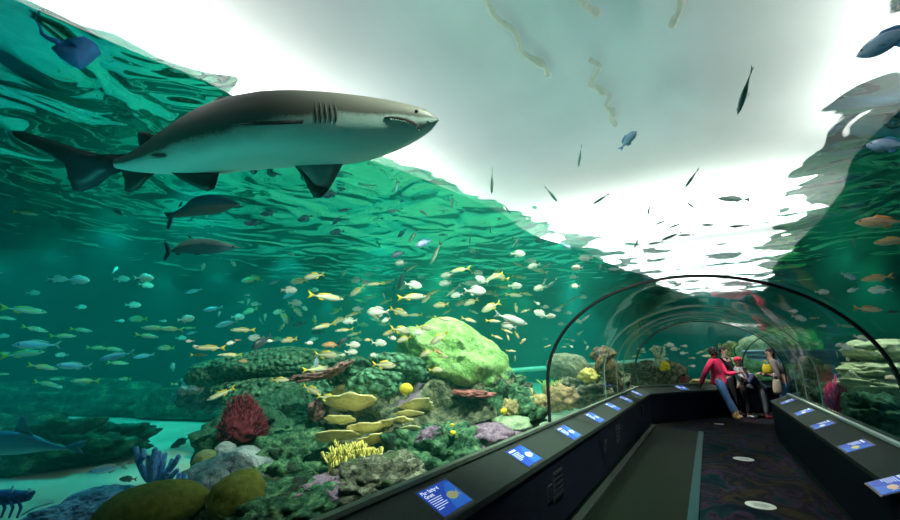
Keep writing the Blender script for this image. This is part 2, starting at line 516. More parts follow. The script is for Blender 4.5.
# ------------------------------------------------------------------ tank and hall shell
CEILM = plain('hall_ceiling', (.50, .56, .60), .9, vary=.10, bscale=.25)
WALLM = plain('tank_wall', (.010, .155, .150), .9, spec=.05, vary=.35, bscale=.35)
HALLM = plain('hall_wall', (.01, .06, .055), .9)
CEILM = plain('hall_ceiling', (.52, .58, .60), .9, vary=.08, bscale=.25)
def wall(name, c, sz, mat):
    mb = MB(); mb.box(c, sz); o = mb.build(name, mat, None, False); return tag(o, kind='structure')
HZ = 8.0
wall('wall_left', (-23.2, 11, 2.12), (.4, 34.6, 5.64), plain('tank_wall_shaded', (.003, .045, .05), .9, spec=.05, vary=.4, bscale=.35))  # left wall's colour darkened in place of dimmer light there
wall('wall_right', (9.2, 11, 2.12), (.4, 34.6, 5.64), plain('tank_wall_bluelit', (.003, .06, .13), .9, spec=.05, vary=.4, bscale=.35))  # blue light of this side put into the wall colour
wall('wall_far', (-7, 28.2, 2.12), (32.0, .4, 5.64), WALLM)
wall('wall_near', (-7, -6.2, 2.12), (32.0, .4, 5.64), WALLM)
for nm, c, sz in (('wall_hall_left', (-23.2, 13, 6.5), (.4, 38.8, 3.0)), ('wall_hall_right', (9.2, 13, 6.5), (.4, 38.8, 3.0)), ('wall_hall_far', (-7, 32.2, 6.5), (32, .4, 3.0)), ('wall_hall_near', (-7, -6.2, 6.5), (32, .4, 3.0))):
    wall(nm, c, sz, CEILM if nm == 'wall_hall_far' else HALLM)
wall('ceiling', (-7, 13, HZ + .1), (33, 40, .2), CEILM)
mb = MB()
e0 = Y0 + .05
mb.box((XCEN, Y0 - .05, 1.2), (3.2, .08, 2.8)); tag(mb.build('wall_back', plain('dark_wall', (.01, .012, .014), .8), None, False), kind='structure')

M_DUCT = plain('rippled_duct', (.48, .47, .42), .8, vary=.2)  # wavy bends stand in for the water's ripple distortion of brown streaks
for k, (x0, x1, ya, yb, sd_) in enumerate(((-2.9, -2.5, 4, 8.5, 2.3), (-1.2, -1.1, 4, 7.2, 3.7), (-1.5, -1.45, 8.4, 11.5, 1.1), (.4, .2, 3.5, 8.2, 5.2))):
    mb = MB(); pts = []
    for i in range(40):
        f = i / 39
        pts.append((x0 + (x1 - x0) * f + .30 * noise.noise(Vector((f * 5, sd_, 0))), ya + (yb - ya) * f, HZ - .25))
    mb.tube(pts, [.05 + .09 * abs(noise.noise(Vector((i * .4, sd_, 3)))) for i in range(40)], 8)
    o = mb.build('ceiling_duct', M_DUCT)
    tag(o, 'duct bent as if rippled on the hall ceiling seen through the water, %s' % ('leftmost', 'centre one', 'short far one', 'rightmost')[k], 'duct', 'ducts over the water')

mb = MB(); a_, b_ = at(505, 371, 19), at(700, 356.5, 26)  # added pale bar, stands in for the bright band before the far wall
mb.tube([a_, a_.lerp(b_, .5), b_], [.10, .10, .10], 4)
tag(mb.build('trim_8', plain('pale_bar', (.55, .80, .70), .8), None, False), kind='structure')

# unseen panels added beside the open strip to block the bright ceiling
BLOCKM = plain('blocker_dark', (.01, .05, .05), .9)
DZ = 4.92
def blocker(name, pts):
    n = len(pts)
    vs = [(x, y, DZ) for x, y in pts] + [(x, y, DZ + .12) for x, y in pts]
    fs = [tuple(range(n - 1, -1, -1)), tuple(range(n, 2 * n))] + [(i, (i + 1) % n, n + (i + 1) % n, n + i) for i in range(n)]
    tag(mesh_obj(name, vs, fs, BLOCKM, None, False), kind='structure')
eL = lambda y: -5.85 + .18 * y
wob = lambda y, q: .55 * noise.noise(Vector((y * .45, q, 1.7)))
ys = [-5.9 + 33.9 * k / 60 for k in range(61)]
blocker('trim_9', [(-22.98, -5.9)] + [(eL(y) + wob(y, 2.2), y) for y in ys] + [(-22.98, 28)])
blocker('trim_10', [(8.98, 28)] + [(2.85 + wob(y, 8.8), y) for y in reversed(ys)] + [(8.98, -5.9)])
def sand_mat():
    m, nt = new_mat('sand'); t = NT(nt)
    b = t.n('ShaderNodeBsdfPrincipled'); o = t.n('ShaderNodeOutputMaterial')
    b.inputs['Roughness'].default_value = .95; b.inputs['Specular IOR Level'].default_value = .05
    geo = t.n('ShaderNodeNewGeometry')
    nz = t.n('ShaderNodeTexNoise'); nz.inputs['Scale'].default_value = 1.2; nz.inputs['Detail'].default_value = 5
    t.l(geo.outputs['Position'], nz.inputs['Vector'])
    c = t.ramp(nz.outputs['Fac'], [(.3, (.36, .42, .34)), (.7, (.56, .62, .50))])
    bp = t.n('ShaderNodeBump'); bp.inputs['Strength'].default_value = .4; bp.inputs['Distance'].default_value = .1
    t.l(nz.outputs['Fac'], bp.inputs['Height']); t.l(bp.outputs[0], b.inputs['Normal'])
    t.l(c, b.inputs['Base Color']); t.l(b.outputs[0], o.inputs[0])
    return m
def build_sand():
    vs, fs = [], []
    nx, ny = 130, 140
    for j in range(ny + 1):
        for i in range(nx + 1):
            x = -22.95 + 31.9 * i / nx; y = -5.95 + 33.9 * j / ny
            z = -.12 + .10 * noise.noise(Vector((x * .35, y * .35, 1))) + .03 * noise.noise(Vector((x * 1.2, y * 1.2, 5)))
            vs.append((x, y, min(z, -.04)))
    for j in range(ny):
        for i in range(nx):
            a = j * (nx + 1) + i
            fs.append((a, a + 1, a + nx + 2, a + nx + 1))
    o = mesh_obj('sand_bed', vs, fs, sand_mat())
    tag(o, 'pale sand floor of the tank', 'sand', kind='stuff')
build_sand()
# ------------------------------------------------------------------ reef builders
def avoid_tunnel(p, m=.09):
    """keeps tank things outside the acrylic"""
    if p.y < miter_y(p.x):
        if XL - m < p.x < XR + m and p.z < 2.6:
            p.x = XL - m if p.x < XCEN else XR + m
    else:
        c = Vector((0, miter_y(0), 0))
        lat = (Vector((p.x, p.y, 0)) - c).dot(N2) + 0
        if XL - m < lat < XR + m and p.z < 2.6:
            tgt = XL - m if lat < XCEN else XR + m
            q = N2 * (tgt - lat); p.x += q.x; p.y += q.y
    return p
HR = Vector((CR.x, CR.y, 0)).normalized()
HF = Vector((CF.x, CF.y, 0)).normalized()
ZUP = Vector((0, 0, 1))
def fbm(p, oct=4, gain=.5):
    a, s, f = 1.0, 0.0, 1.0
    for _ in range(oct):
        s += a * noise.noise(p * f); f *= 2.07; a *= gain
    return s
def ico(sub):
    bm = bmesh.new(); bmesh.ops.create_icosphere(bm, subdivisions=sub, radius=1)
    v = [x.co.copy() for x in bm.verts]; f = [tuple(q.index for q in x.verts) for x in bm.faces]; bm.free()
    return v, f
ICO = {s: ico(s) for s in (2, 3, 4, 5)}
_seed = [0]
def rock(name, u, v, w, h, zd, mat, label=None, cat='rock', rot=0, dep=None, rough=.22, freq=1.4, sub=4, gain=.5, oct=5, group=None, parent=None, sink=0, clamp=True, square=0, terr=0):
    """rounded, weathered mass: half width w and half height h in pixels at depth zd"""
    _seed[0] += 1
    sd = Vector((_seed[0] * 13.7, _seed[0] * 5.1, _seed[0] * 2.3))
    c = at(u, v, zd)
    W_, H_ = px(w, zd), px(h, zd)
    D_ = dep if dep else W_ * .75
    ca, sa = math.cos(R(rot)), math.sin(R(rot))
    V, Fc = ICO[sub]
    out = []
    for q in V:
        k = 1 + rough * fbm(q * freq + sd, oct, gain)
        if square:
            m_ = max(abs(q.x), abs(q.y), abs(q.z)); k *= 1 + square * (1 / max(m_, .6) - 1)
        a, b, d = q.x * W_ * k, q.z * H_ * k, q.y * D_ * k
        if terr:
            b = b + terr * H_ * math.sin(b / H_ * 9 + fbm(q * 2 + sd, 2))
        p = c + HR * (a * ca - b * sa) + ZUP * (a * sa + b * ca) + HF * d
        if clamp: avoid_tunnel(p)
        if p.z < -.1: p.z = -.1
        out.append(p)
    loc = Vector((c.x, c.y, max(-.1, min(p.z for p in out))))
    o = mesh_obj(name, [p - loc for p in out], Fc, mat, None, True)
    o.location = loc
    if parent: o.parent = parent; o.matrix_parent_inverse = Matrix.Translation(-Vector(parent.location))
    if label: tag(o, label, cat, group)
    return o

# ------------------------------------------------------------------ reef materials
M_HONEY = rock_mat('honeycomb_coral', [(.3, (.06, .20, .11)), (.7, (.20, .48, .28))], 5, 1, 20, voro=.92, vscale=13, dist=.12)
M_DKGREEN = rock_mat('dark_green_growth', [(.3, (.015, .06, .035)), (.55, (.05, .17, .10)), (.75, (.12, .28, .18))], 7, 1, 16, dist=.08)
M_REEF = rock_mat('reef_stone', [(.25, (.02, .03, .022)), (.45, (.10, .13, .08)), (.6, (.26, .28, .17)), (.8, (.46, .46, .30))], 5, 1, 14, spots=((.23, .16, .24), 3.1, .60), dist=.09)
M_REEFG = rock_mat('green_reef_stone', [(.25, (.01, .035, .02)), (.45, (.05, .16, .09)), (.62, (.16, .36, .18)), (.8, (.45, .55, .30))], 6, 1, 16, spots=((.03, .05, .035), 4.3, .56), dist=.09)
M_GLOW = rock_mat('pale_green_boulder', [(.3, (.22, .50, .12)), (.5, (.40, .74, .24)), (.72, (.58, .86, .38))], 2.2, 1, 10, spots=((.20, .44, .12), 3.2, .60), dist=.12)
M_TAN = rock_mat('tan_plate', [(.3, (.66, .56, .24)), (.7, (.95, .86, .48))], 6, .6, 20, dist=.03)
M_PINK = rock_mat('pink_crust', [(.3, (.20, .07, .07)), (.5, (.38, .19, .18)), (.75, (.60, .40, .36))], 14, 1, 30, dist=.04)
M_RED = rock_mat('red_crust', [(.3, (.30, .08, .08)), (.7, (.58, .25, .22))], 10, 1, 30, dist=.04)
M_PURP = rock_mat('purple_crust', [(.3, (.17, .10, .17)), (.55, (.34, .23, .34)), (.8, (.50, .38, .48))], 12, 1, 30, dist=.04)
M_GREY = rock_mat('grey_stone', [(.25, (.10, .14, .15)), (.45, (.30, .36, .38)), (.75, (.48, .53, .53))], 3, 1, 14, spots=((.13, .17, .18), 5, .62), dist=.06)
M_BLUER = rock_mat('blue_stone', [(.3, (.03, .10, .20)), (.5, (.14, .34, .56)), (.75, (.30, .55, .75))], 5, 1, 14, dist=.06)
M_OLIVE = rock_mat('olive_coral', [(.3, (.07, .085, .012)), (.7, (.14, .15, .03))], 9, .5, 60, dist=.02)
M_GRUB = rock_mat('grey_rubble', [(.25, (.03, .04, .03)), (.45, (.13, .14, .10)), (.62, (.33, .34, .25)), (.8, (.58, .58, .46))], 6, 1, 18, spots=((.10, .16, .07), 3.4, .58), dist=.09)
M_DARKR = rock_mat('dark_ledge_stone', [(.3, (.01, .03, .025)), (.55, (.03, .12, .075)), (.75, (.16, .40, .20))], 1.6, 1, 6, dist=.1)  # pale green step doubles as caustic patches of light on the ledges
M_PALER = rock_mat('pale_green_stone', [(.25, (.10, .17, .11)), (.45, (.32, .46, .28)), (.75, (.58, .72, .46))], 3, 1, 12, dist=.07)
M_YEL = plain('yellow_coral', (.75, .66, .18), .8, bump=.6, bscale=40, vary=.25)
M_YSPONGE = plain('yellow_sponge', (.78, .60, .03), .8, bump=.5, bscale=50, vary=.2)
M_BLUEC = plain('blue_coral', (.14, .42, .90), .8, bump=.6, bscale=40, vary=.3)
M_REDB = plain('red_fan_twig', (.16, .015, .03), .85, bump=.4, bscale=30, vary=.4)
M_BROWN = rock_mat('brown_trunk', [(.3, (.07, .05, .03)), (.7, (.36, .27, .15))], 5, 1, 20, dist=.06)

# ------------------------------------------------------------------ masses of the left reef
rock('reef_rock', 425, 432, 104, 62, 5.7, M_REEF, 'large mottled reef rock carrying the tan plate corals and the pale green boulder', 'reef rock', dep=1.1, rough=.30, freq=2.4, sub=5, oct=6, gain=.6)
rock('reef_rock', 486, 412, 46, 40, 5.9, M_REEFG, 'green speckled reef rock under the right end of the pale green boulder', 'reef rock', dep=.8, rough=.34, freq=2.6, sub=5, oct=6, gain=.62)
rock('reef_rock', 282, 452, 70, 62, 5.9, M_DKGREEN, 'dark green reef rock below the honeycomb coral ridge, left of the tan plates', 'reef rock', dep=.9, rough=.26, freq=2.2, sub=5, oct=6, gain=.55)
rock('reef_rock', 292, 463, 46, 30, 4.8, M_REEFG, 'pitted bright green reef rock left of the yellow branching coral', 'reef rock', dep=.5, rough=.32, freq=3, sub=5, oct=6, gain=.62)
rock('reef_rock', 436, 455, 54, 30, 4.5, M_REEFG, 'dark green knobbly reef rock against the glass right of the yellow branching coral', 'reef rock', dep=.45, rough=.34, freq=3, sub=5, oct=6, gain=.62)
rock('rubble_rock', 300, 508, 62, 24, 3.3, M_REEFG, 'mossy rock at the bottom edge, under the purple crust', 'rock', dep=.5, rough=.32, freq=2.8, sub=5, oct=6, gain=.62)
rock('rubble_rock', 376, 484, 50, 24, 3.55, M_GRUB, 'grey pitted rock touching the ledge in front of the yellow branching coral', 'rock', dep=.45, rough=.32, freq=2.8, sub=5, oct=6, gain=.62)
rock('rubble_rock', 400, 470, 22, 15, 3.9, M_GRUB, 'small grey rock between the plate corals and the ledge', 'rock', dep=.3, rough=.34, freq=2.4, oct=6, gain=.6)
rock('rubble_rock', 246, 510, 42, 26, 3.5, M_GRUB, 'grey rubble rock between the upright olive coral and the bottom edge', 'rock', dep=.4, rough=.3, freq=2.6, oct=6, gain=.6)
rock('rubble_rock', 493, 436, 26, 12, 4.6, M_PURP, 'flat brownish purple rock against the ledge at the right end of the reef', 'rock', dep=.35, rough=.3, freq=2.4, oct=6, gain=.6)
rock('rubble_rock', 512, 424, 20, 9, 4.9, M_PALER, 'smooth pale green rock on top of the brownish purple rock', 'rock', dep=.3, rough=.2)
rock('rubble_rock', 524, 410, 18, 16, 5.4, M_REEFG, 'green encrusted rock at the far right foot of the reef', 'rock', dep=.5, rough=.34, freq=2.4, oct=6, gain=.6)
rock('boulder_coral', 455, 360, 56, 34, 6.2, M_GLOW, 'big glowing pale green boulder coral crowning the reef', 'coral', rot=-24, dep=.95, rough=.15, freq=1.7, sub=5, oct=6, gain=.62)

# honeycomb corals: seven separate lobes
for (u, v, w, h, zd, rot, lab) in (
        (282, 366, 66, 18, 6.9, 4, 'long dark green honeycomb coral along the top of the reef, the highest of the ridge'),
        (222, 372, 36, 14, 7.0, 8, 'dark green honeycomb coral at the left end of the ridge'),
        (268, 391, 54, 15, 6.5, 2, 'dark green honeycomb coral in the second row of the ridge, above the red bush coral'),
        (330, 392, 34, 12, 6.2, 6, 'dark green honeycomb coral just under the pink crust band'),
        (374, 385, 29, 16, 5.15, 2, 'round dark green honeycomb coral left of the yellow ball sponge'),
        (350, 371, 24, 12, 5.5, 18, 'honeycomb coral rising to the right of the pink crust band'),
        (400, 367, 33, 13, 5.5, -10, 'honeycomb coral at the left foot of the glowing boulder'),
        (282, 412, 32, 17, 6.1, 3, 'dark green coral mound right of the red bush coral'),
        (266, 440, 34, 20, 5.7, 0, 'low dark green coral mound below the red bush coral'),
        (298, 428, 26, 16, 5.6, 0, 'dark green coral mound left of the tan plate corals')):
    rock('honeycomb_coral', u, v, w, h, zd, M_HONEY, lab, 'coral', rot=rot, dep=px(w, zd) * .6, rough=.16, freq=1.6, sub=5, oct=4)
rock('pink_crust', 310, 377, 19, 3.6, 5.4, M_PINK, 'pink crust band lying across the honeycomb corals', 'coral', rot=6, dep=.2, rough=.5, freq=3, oct=5)
rock('pink_crust', 338, 369, 15, 3.6, 5.1, M_PINK, 'pink crust band climbing between two honeycomb corals', 'coral', rot=32, dep=.2, rough=.5, freq=3, oct=5)
rock('pink_crust', 316, 411, 9, 10, 5.2, M_PINK, 'small pink knobbly coral left of the tan plate corals', 'coral', rough=.4, freq=2.6, oct=5)
rock('red_crust', 474, 394, 19, 3.6, 5.05, M_RED, 'red crust coral under the glowing boulder', 'coral', rot=-4, dep=.16, rough=.6, freq=3, oct=5)
rock('purple_crust', 318, 486, 26, 7, 3.35, M_PURP, 'purple crust coral draped over the mossy rock at the bottom', 'coral', rot=6, dep=.22, rough=.5, freq=3, oct=5)
rock('purple_crust', 332, 497, 15, 8, 3.2, M_PURP, 'lower purple knob of crust coral beside the ledge', 'coral', dep=.14, rough=.5, freq=3, oct=5)
rock('purple_crust', 428, 436, 13, 7, 4.3, M_PURP, 'lilac tuft of coral under the right tan plate coral', 'coral', rough=.5, freq=3, oct=5, rot=30)
rock('ball_sponge', 406, 389, 7, 5.5, 4.6, M_YSPONGE, 'small yellow ball sponge on the reef below the boulder', 'sponge', rough=.06)
for (u, v, s, lab) in ((453, 433, 2.3, 'tiny yellow sponge on the dark rock above the ledge, the lower of two'), (452, 425, 1.7, 'tiny yellow sponge on the dark rock above the ledge, the upper of two'), (504, 411, 2.8, 'yellow green sponge tuft near the right end of the reef')):
    rock('small_sponge', u, v, s * 1.3, s, 4.25 if u < 480 else 4.9, M_YSPONGE, lab, 'sponge', rough=.3, freq=2, sub=3)
for (u, v, s, zd, lab) in ((510, 408, 8, 5.0, 'pale yellow green coral tuft at the right end of the reef'), (540, 404, 9, 5.2, 'orange tan coral clump on the sand right of the reef'), (528, 396, 7, 5.8, 'pale coral clump behind the right end of the reef')):
    rock('coral_clump', u, v, s, s, zd, rock_mat('tan_clump', [(.3, (.30, .24, .10)), (.7, (.75, .62, .32))], 12, 1, 30), lab, 'coral', rough=.5, freq=2.6, sub=4, oct=5)

# tan plate corals
def plate(u, v, w, h, zd, label, rot=0):
    _seed[0] += 1; sd = _seed[0] * 3.7
    c = at(u, v, zd)
    W_ = px(w, zd); D_ = W_ * .75; th = px(h, zd) * .30
    tilt = .50
    n, rings = 40, 6
    vs, fs = [], []
    def P(r, a, top):
        k = 1 + .42 * noise.noise(Vector((math.cos(a) * 1.9, math.sin(a) * 1.6, sd))) + .16 * noise.noise(Vector((math.cos(a) * 5, math.sin(a) * 5, sd)))
        x, y = r * k * math.cos(a) * W_, r * k * math.sin(a) * D_
        z = -y * tilt + .16 * h / F * zd * noise.noise(Vector((x * 6, y * 6, sd))) + (r ** 2) * th * .9
        z += (0 if top else -th * (1.5 - r))
        p = c + HR * x + HF * y + ZUP * (z + x * math.tan(R(rot)))
        return avoid_tunnel(p)
    for top in (1, 0):
        base = len(vs)
        vs.append(P(0, 0, top))
        for i in range(1, rings + 1):
            for k in range(n): vs.append(P(i / rings, 2 * PI * k / n, top))
        for k in range(n):
            f = (base, base + 1 + k, base + 1 + (k + 1) % n); fs.append(f if top else f[::-1])
        for i in range(rings - 1):
            for k in range(n):
                a = base + 1 + i * n
                f = (a + k, a + n + k, a + n + (k + 1) % n, a + (k + 1) % n); fs.append(f if top else f[::-1])
    e0 = 1 + (rings - 1) * n; e1 = e0 + 1 + rings * n
    for k in range(n): fs.append((e0 + k, e1 + k, e1 + (k + 1) % n, e0 + (k + 1) % n))
    o = mesh_obj('plate_coral', [p - c for p in vs], fs, M_TAN); o.location = c
    tag(o, label, 'coral', 'tan plate corals on the reef face')
    return o
for (u, v, w, h, zd, rot, lab) in (
        (354, 405, 25, 8, 5.2, 3, 'widest tan plate coral, at the top of the stack under its cone'),
        (340, 421, 14, 5, 5.0, 2, 'small tan plate coral on the left, below the widest one'),
        (366, 429, 17, 6, 4.85, 4, 'tan plate coral in the middle row of the stack'),
        (396, 424, 15, 5.5, 4.85, 6, 'tan plate coral in the middle row, right of centre'),
        (336, 438, 17, 5, 4.8, 8, 'lowest tan plate coral on the left of the stack'),
        (374, 440, 14, 6, 4.7, 12, 'lowest tan plate coral in the middle, tilted up to the right'),
        (412, 431, 12, 4.5, 4.75, 3, 'tan plate coral at the lower right of the stack'),
        (416, 407, 17, 5, 5.0, 4, 'tan plate coral on the right, just below the yellow ball sponge'),
        (410, 416, 14, 4, 4.95, 3, 'thin tan plate coral tucked under the one below the ball sponge')):
    plate(u, v, w * 1.12, h * 1.2, zd - .25, lab, rot)
# the cone above the widest plate
rock('cone_coral', 347, 396, 17, 12, 5.35, M_TAN, 'tan cone shaped coral rising above the widest plate coral', 'coral', dep=.15, rough=.3, freq=2, oct=5)
rock('cone_coral', 351, 388, 7, 10, 5.4, M_TAN, 'narrow tip of tan coral left of the round honeycomb coral', 'coral', dep=.08, rough=.25, freq=2)

# ------------------------------------------------------------------ branching corals
def grow(mb, p, d, ln, r, depth, rng, spread=.6, up=.25, n=6, tip=None, taper=.75, kids=(2, 3), zc=None):
    pts = [p.copy()]; q = p.copy(); dd = d.normalized()
    for i in range(3):
        dd = (dd + Vector((rng.uniform(-1, 1), rng.uniform(-1, 1), rng.uniform(-1, 1))) * .18 + ZUP * up * .3).normalized()
        q = q + dd * ln / 3; pts.append(avoid_tunnel(q.copy()))
    mb.tube(pts, [r, r * .95, r * .9, r * (taper if depth else .75)], n)
    if depth == 0:
        mb.ball(q, r * .78, 6, 4); return
    for _ in range(rng.choice(kids)):
        nd = (dd + Vector((rng.uniform(-1, 1), rng.uniform(-1, 1), rng.uniform(-1, 1))) * spread + ZUP * up).normalized()
        grow(mb, q, nd, ln * rng.uniform(.7, .95), r * taper, depth - 1, rng, spread, up, n, tip, taper, kids)
# yellow branching coral: a low dense thicket
yc = empty('branching_coral', at(354, 478, 4.15))
rg = random.Random(5)
mb = MB()
for i in range(26):
    u = 326 + 58 * (i + rg.random()) / 26; v = 479 - 2 * rg.random() - (u - 326) * .07
    p = at(u, v, 4.15 + rg.uniform(-.12, .12))
    hgt = px(rg.uniform(14, 20) + 7 * math.sin((u - 322) / 62 * PI), 4.1)
    grow(mb, p, Vector((rg.uniform(-.4, .4), rg.uniform(-.4, .4), 1)), hgt * .42, .017, 3, rg, .55, .3, 5, kids=(2, 2, 3))
o = mb.build('branches', M_YEL, None); child_world(o, yc)
mb = MB(); mb.ball(at(354, 482, 4.2), (.30, .2, .06), 16, 8); child_world(mb.build('base', M_GRUB, None), yc)
tag(yc, 'pale yellow branching coral thicket below the tan plates', 'coral')

# blue branching coral, traced limb by limb
bc = empty('branching_coral', at(155, 492, 4.0))
mb = MB()
def limb(pts, r0, r1, dz=0.0):
    P = [at(120 + x / 5.2, 420 + y / 5.2, 4.0 + dz * i) for i, (x, y) in enumerate(pts)]
    mb.tube(P, [r0 + (r1 - r0) * i / (len(P) - 1) for i in range(len(P))], 8)
    mb.ball(P[-1], r1, 8, 6)
limb([(182, 400), (180, 350), (170, 325), (140, 300), (122, 272), (106, 235), (95, 210)], .036, .026, .005)
limb([(95, 212), (88, 180), (84, 150)], .026, .024); limb([(100, 215), (122, 190), (122, 160)], .026, .024)
limb([(170, 325), (155, 280), (148, 240), (150, 195)], .03, .024, -.01)
limb([(180, 345), (176, 290), (172, 240), (178, 200), (182, 155)], .034, .025, -.012)
limb([(182, 300), (195, 240), (204, 170)], .027, .022, .03)
limb([(182, 320), (210, 290), (222, 240), (234, 180)], .028, .023, .02)
limb([(184, 345), (220, 300), (258, 260), (285, 225), (304, 192)], .03, .023, -.008)
limb([(240, 275), (262, 235), (270, 210)], .025, .02, .02)
limb([(205, 390), (225, 345), (255, 310), (275, 285), (296, 262)], .03, .022, -.02)
limb([(235, 330), (245, 310), (250, 280)], .024, .02, -.02)
limb([(290, 400), (295, 340), (308, 285)], .028, .022, .01)
limb([(330, 400), (335, 340), (340, 295)], .026, .022, .01)
child_world(mb.build('branches', M_BLUEC, None), bc)
tag(bc, 'blue finger coral standing behind the wide olive coral at the lower left', 'coral')

# dark red bush coral
rbz = 5.2
rb = empty('bush_coral', at(243, 446, rbz))
rg = random.Random(11); mb = MB()
base = at(243, 446, rbz)
for i in range(1100):
    a = rg.uniform(-.15, PI + .15); rr = rg.uniform(.45, 1.0)
    u = 243 + 25 * math.cos(a) * rr * (1 if math.cos(a) < 0 else 1.02); v = 440 - 45 * max(0, math.sin(a)) * rr
    tip = at(u, v, rbz + rg.uniform(-.18, .18) * (1.1 - rr))
    mid = base.lerp(tip, .5) + Vector((rg.uniform(-1, 1), rg.uniform(-1, 1), rg.uniform(-1, 1))) * .025
    k = tip + (tip - base).normalized() * .03 + Vector((rg.uniform(-1, 1), rg.uniform(-1, 1), rg.uniform(-1, 1))) * .025
    mb.tube([base.lerp(tip, .25) + Vector((rg.uniform(-1, 1), rg.uniform(-1, 1), 0)) * .03, mid, tip, k], [.009, .009, .007, .005], 4)
child_world(mb.build('twigs', M_REDB, None), rb)
o = rock('core', 243, 424, 19, 19, rbz, M_REDB, rough=.3, freq=5, sub=4, dep=.12); child_world(o, rb); o.location = o.location
tag(rb, 'dark red bush coral left of the dark green coral mounds', 'coral')

# ------------------------------------------------------------------ lower left corner
rock('smooth_rock', 250, 466, 33, 19, 4.55, M_GREY, 'smooth grey blue rock under the red bush coral', 'rock', rot=-6, dep=.35, rough=.16, freq=1.6, sub=5)
rock('smooth_rock', 214, 490, 32, 30, 4.3, M_GREY, 'grey blue rock slope between the two large olive corals', 'rock', rot=20, dep=.4, rough=.18, freq=1.6, sub=5)
rock('smooth_rock', 226, 449, 10, 7, 4.9, M_GREY, 'small grey blue rock just below the red bush coral', 'rock', rough=.2)
rock('olive_coral', 152, 507, 51, 23, 3.2, M_OLIVE, 'wide olive green dome coral at the bottom left', 'coral', rot=9, dep=.3, rough=.07, freq=1.2, sub=5)
rock('olive_coral', 238, 497, 27, 25, 3.2, M_OLIVE, 'upright olive green coral in the bottom foreground, right of the wide one', 'coral', rot=20, dep=.22, rough=.10, freq=1.2, sub=5)
rock('olive_coral', 206, 463, 13, 13, 4.7, rock_mat('grey_olive_coral', [(.3, (.07, .11, .05)), (.7, (.20, .24, .11))], 9, .5, 50, dist=.02), 'small grey olive coral in front of the sand beside the grey blue rock', 'coral', rough=.12, freq=1.2)
rock('pink_sponge', 197, 479, 5, 3.5, 4.3, M_RED, 'tiny red sponge at the foot of the small grey olive coral', 'sponge', rough=.3, sub=3, rot=20)
rock('blue_rock', 100, 504, 36, 15, 3.9, M_BLUER, 'bright blue topped rock left of the wide olive coral', 'rock', rot=3, dep=.3, rough=.22, freq=2, sub=5)
rock('blue_rock', 68, 517, 40, 12, 3.6, M_BLUER, 'blue and dark creviced rock at the bottom left edge', 'rock', rot=6, dep=.3, rough=.35, freq=3, sub=5, oct=6, gain=.6)
# spiny lobster like creature at the far lower left: body, feelers, legs
lb = empty('spiny_lobster', at(10, 505, 3.9))
mb = MB(); mb.tube([at(-16, 500, 3.9), at(-4, 497, 3.9), at(8, 497, 3.9), at(20, 497, 3.9), at(28, 496, 3.9), at(34, 492, 3.9)], [.05, .062, .066, .055, .045, .015], 10)
M_LOB = plain('lobster_shell', (.02, .06, .30), .5, bump=.8, bscale=30, vary=.4)
child_world(mb.build('body', M_LOB, None), lb)
for pts in ([(11, 494), (13, 486)], [(27, 495), (29, 492), (30, 488)], [(22, 515), (34, 508), (54, 502)], [(24, 519), (40, 513), (60, 506)]):
    mb = MB(); mb.tube([at(u, v, 3.88) for u, v in pts], [.012] + [.009] * (len(pts) - 1), 6); child_world(mb.build('feeler', plain('pale_feeler', (.35, .65, .75), .6), None), lb)
for x in (2, 10, 18):
    mb = MB(); mb.tube([at(x, 500, 3.86), at(x + 3, 508, 3.8), at(x - 1, 518, 3.78)], [.014, .012, .008], 6); child_world(mb.build('leg', M_LOB, None), lb)
tag(lb, 'dark blue knobbly lobster like creature with pale feelers at the lower left edge', 'sea creature')

# distant features on the left
rock('dark_ledge_rock', 6, 448, 84, 30, 6.3, M_DARKR, 'long dark rock ledge behind the sand at the far left', 'rock', rot=4, dep=.7, rough=.33, freq=2.6, sub=5, oct=6, gain=.6)
rock('dark_ledge_rock', 96, 444, 46, 18, 7.0, M_DARKR, 'dark rock ledge behind the sand, nearer to the reef', 'rock', rot=5, dep=.7, rough=.33, freq=2.4, sub=5, oct=6, gain=.6)
rock('murk_rock', 70, 408, 150, 27, 12.5, M_DARKR, 'low dark rock wall added in the murk at the far left', 'rock', dep=.9, rough=.25, freq=3, sub=5, oct=5)  # both rocks added to hide bright sand where the water stays dark
rock('murk_rock', 196, 412, 60, 26, 12.0, M_DARKR, 'dark rock added in the murk left of the red bush coral', 'rock', dep=.8, rough=.25, freq=3, sub=5, oct=5)
rock('outcrop_rock', 204, 392, 22, 19, 8.2, rock_mat('teal_stone', [(.3, (.03, .10, .10)), (.7, (.18, .34, .34))], 3, 1, 10, dist=.07), 'teal rock outcrop at the left end of the coral ridge', 'rock', rough=.35, freq=2.2, dep=.5, oct=6, gain=.6)
rock('outcrop_rock', 222, 378, 17, 10, 7.9, MATS['teal_stone'], 'smooth teal rock leaning on the left end of the coral ridge', 'rock', rot=28, rough=.12)
rock('pale_coral', 196, 389, 8, 5, 7.7, rock_mat('dusty_pink_coral', [(.3, (.35, .28, .27)), (.7, (.62, .52, .48))], 8, 1, 20), 'dusty pink coral on the teal outcrop', 'coral', rot=20, rough=.4, freq=2)
rock('pale_coral', 184, 391, 5, 5, 7.7, MATS['dusty_pink_coral'], 'dusty pink coral knob at the very left of the outcrop', 'coral', rough=.3, freq=2)
mb = MB(); mb.tube([at(10, 392, 13.5), at(90, 390, 13.5)], .10, 8); tag(mb.build('pipe', plain('pale_pipe', (.10, .30, .28), .6), None), 'pale horizontal pipe far off in the dark water at the left', 'pipe')

